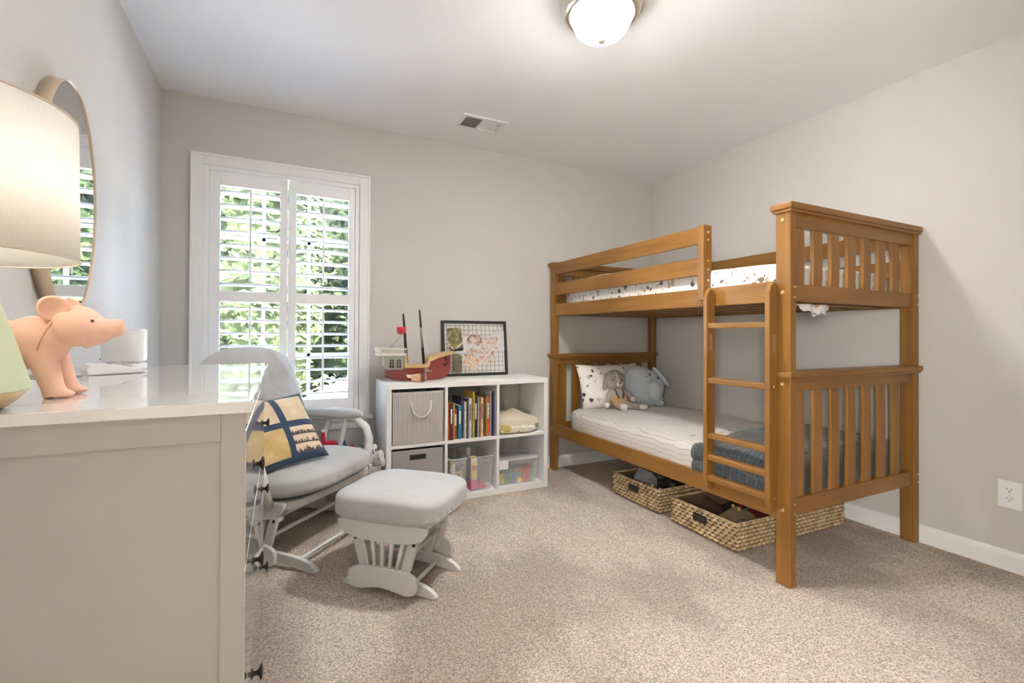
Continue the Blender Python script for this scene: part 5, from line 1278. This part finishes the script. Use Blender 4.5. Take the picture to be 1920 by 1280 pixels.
basket(2.022, 2.62, 2.135, 2.548, .140, 'woven basket of small toys under the bed nearer the headboard', 0)
basket(2.010, 2.860, 1.578, 2.010, .140, 'larger woven basket of board pieces under the bed behind the ladder', -1.5)
TG = plain('clear_grey_toy', (.35, .35, .36), .3); TB2 = plain('dark_toy', (.05, .045, .04), .5); CARD = plain('brown_card', (.33, .24, .14), .8)
def gabled(x, y, w, d, h, col, lab, z=.02):
    b = MB().box(x-w/2, x+w/2, y-d/2, y+d/2, z, z+h*.7, .003).prism([(x-w/2, z+h*.7), (x+w/2, z+h*.7), (x, z+h)], y-d/2, y+d/2)
    t = thing('toy_house', lab, 'toy', (x, y, z)); part('house_body', b, col, t)
    for k in range(3):
        yy = y-d/2+d*(k+.5)/3; part('window', MB().box(x-w/2-.0015, x-w/2, yy-d*.10, yy+d*.10, z+h*.25, z+h*.6), TB2, t)
gabled(2.16, 2.40, .09, .12, .165, TG, 'grey toy house with pointed roof in the basket nearer the headboard', .012)
for i, (x, y, w, h, mt, lab) in enumerate(((2.12, 2.29, .03, .11, TY['wd'], 'small tan toy peg beside the grey toy house'), (2.13, 2.235, .035, .10, TY['wht'], 'small white toy figure near the front of the basket by the headboard'),
        (2.24, 2.24, .06, .12, TB2, 'dark toy block at the back of the basket by the headboard'), (2.30, 2.42, .12, .13, TB2, 'large dark toy behind the grey toy house'), (2.12, 2.49, .04, .12, TB2, 'dark toy piece in the corner of the basket nearest the shelf'))):
    b = MB().box(x-w/2, x+w/2, y-w/2, y+w/2, .012, .012+h*.7, .004).soft((x, y, .012+h*.8), (w*.4, w*.4, h*.22), 2.3, 8)
    single('toy_piece', b, mt, lab, 'toy', 'toys in the basket nearer the headboard')
def slab(cx, cy_, cz, w, d, th, rx, ry, rz, mat, lab, nm='board_piece'):
    mt = Matrix.Translation((cx, cy_, cz)) @ Matrix.Rotation(math.radians(rz), 4, 'Z') @ Matrix.Rotation(math.radians(ry), 4, 'Y') @ Matrix.Rotation(math.radians(rx), 4, 'X')
    return single(nm, MB().box(-w/2, w/2, -d/2, d/2, -th/2, th/2, .002, mat=mt), mat, lab, 'board piece', 'pieces in the larger woven basket')
slab(2.17, 1.70, .098, .22, .17, .010, 8, -6, 10, CARD, 'flat brown card panel at the front of the larger basket')
slab(2.16, 1.87, .085, .16, .12, .012, 35, -15, 30, plain('dark_brown_board', (.10, .06, .035), .7), 'dark brown panel leaning in the larger basket')
slab(2.30, 1.84, .095, .20, .15, .010, -20, 10, 60, TB2, 'black panel tilted at the middle of the larger basket')
slab(2.40, 1.70, .100, .26, .16, .014, 5, 5, -15, plain('dull_red_box', (.22, .03, .025), .6), 'dull red flat box at the back of the larger basket')
single('toy_wheel', MB().lathe([(.004, 0), (.018, 0), (.020, .004), (.020, .012), (.018, .016), (.004, .016)], (2.10, 1.625, .112), 20), TG, 'small grey wheel beside the card panel in the larger basket', 'toy')  # small toy wheel lying flat
for x, y in ((2.245, 1.80), (2.235, 1.755)): single('wooden_peg', MB().lathe([(.006, .085), (.007, .118), (.010, .124), (.007, .134), (.001, .137)], (x, y, 0), 14), plain('golden_peg', (.55, .38, .12), .5), 'golden wooden peg %s' % ('nearer the dark panel in the larger basket' if y > 1.78 else 'closer to the card panel in the larger basket'), 'toy')

# sheet corner hanging out under the top mattress at the foot end
b = MB()
def fr(u, v):
    x = 2.12+.27*u; y = 1.372+.012*math.sin(u*14)
    drop = (.012+.040*math.sin(PI*min(1, max(0, (u-.15)/.85)))**.8 + .006*math.sin(u*34))*v
    return Vector((x, y-.012*v*math.sin(u*20)*.5, 1.2125-drop))
b.grid(40, 8, fr)
single('sheet_corner', b, M_UP, 'gathered edge of printed sheet hanging below the top bunk foot rail', 'sheet edge', mods=[('SOLIDIFY', dict(thickness=.0015))])

bun.rotation_euler.z = math.radians(-24); ele.rotation_euler.z = math.radians(-20)
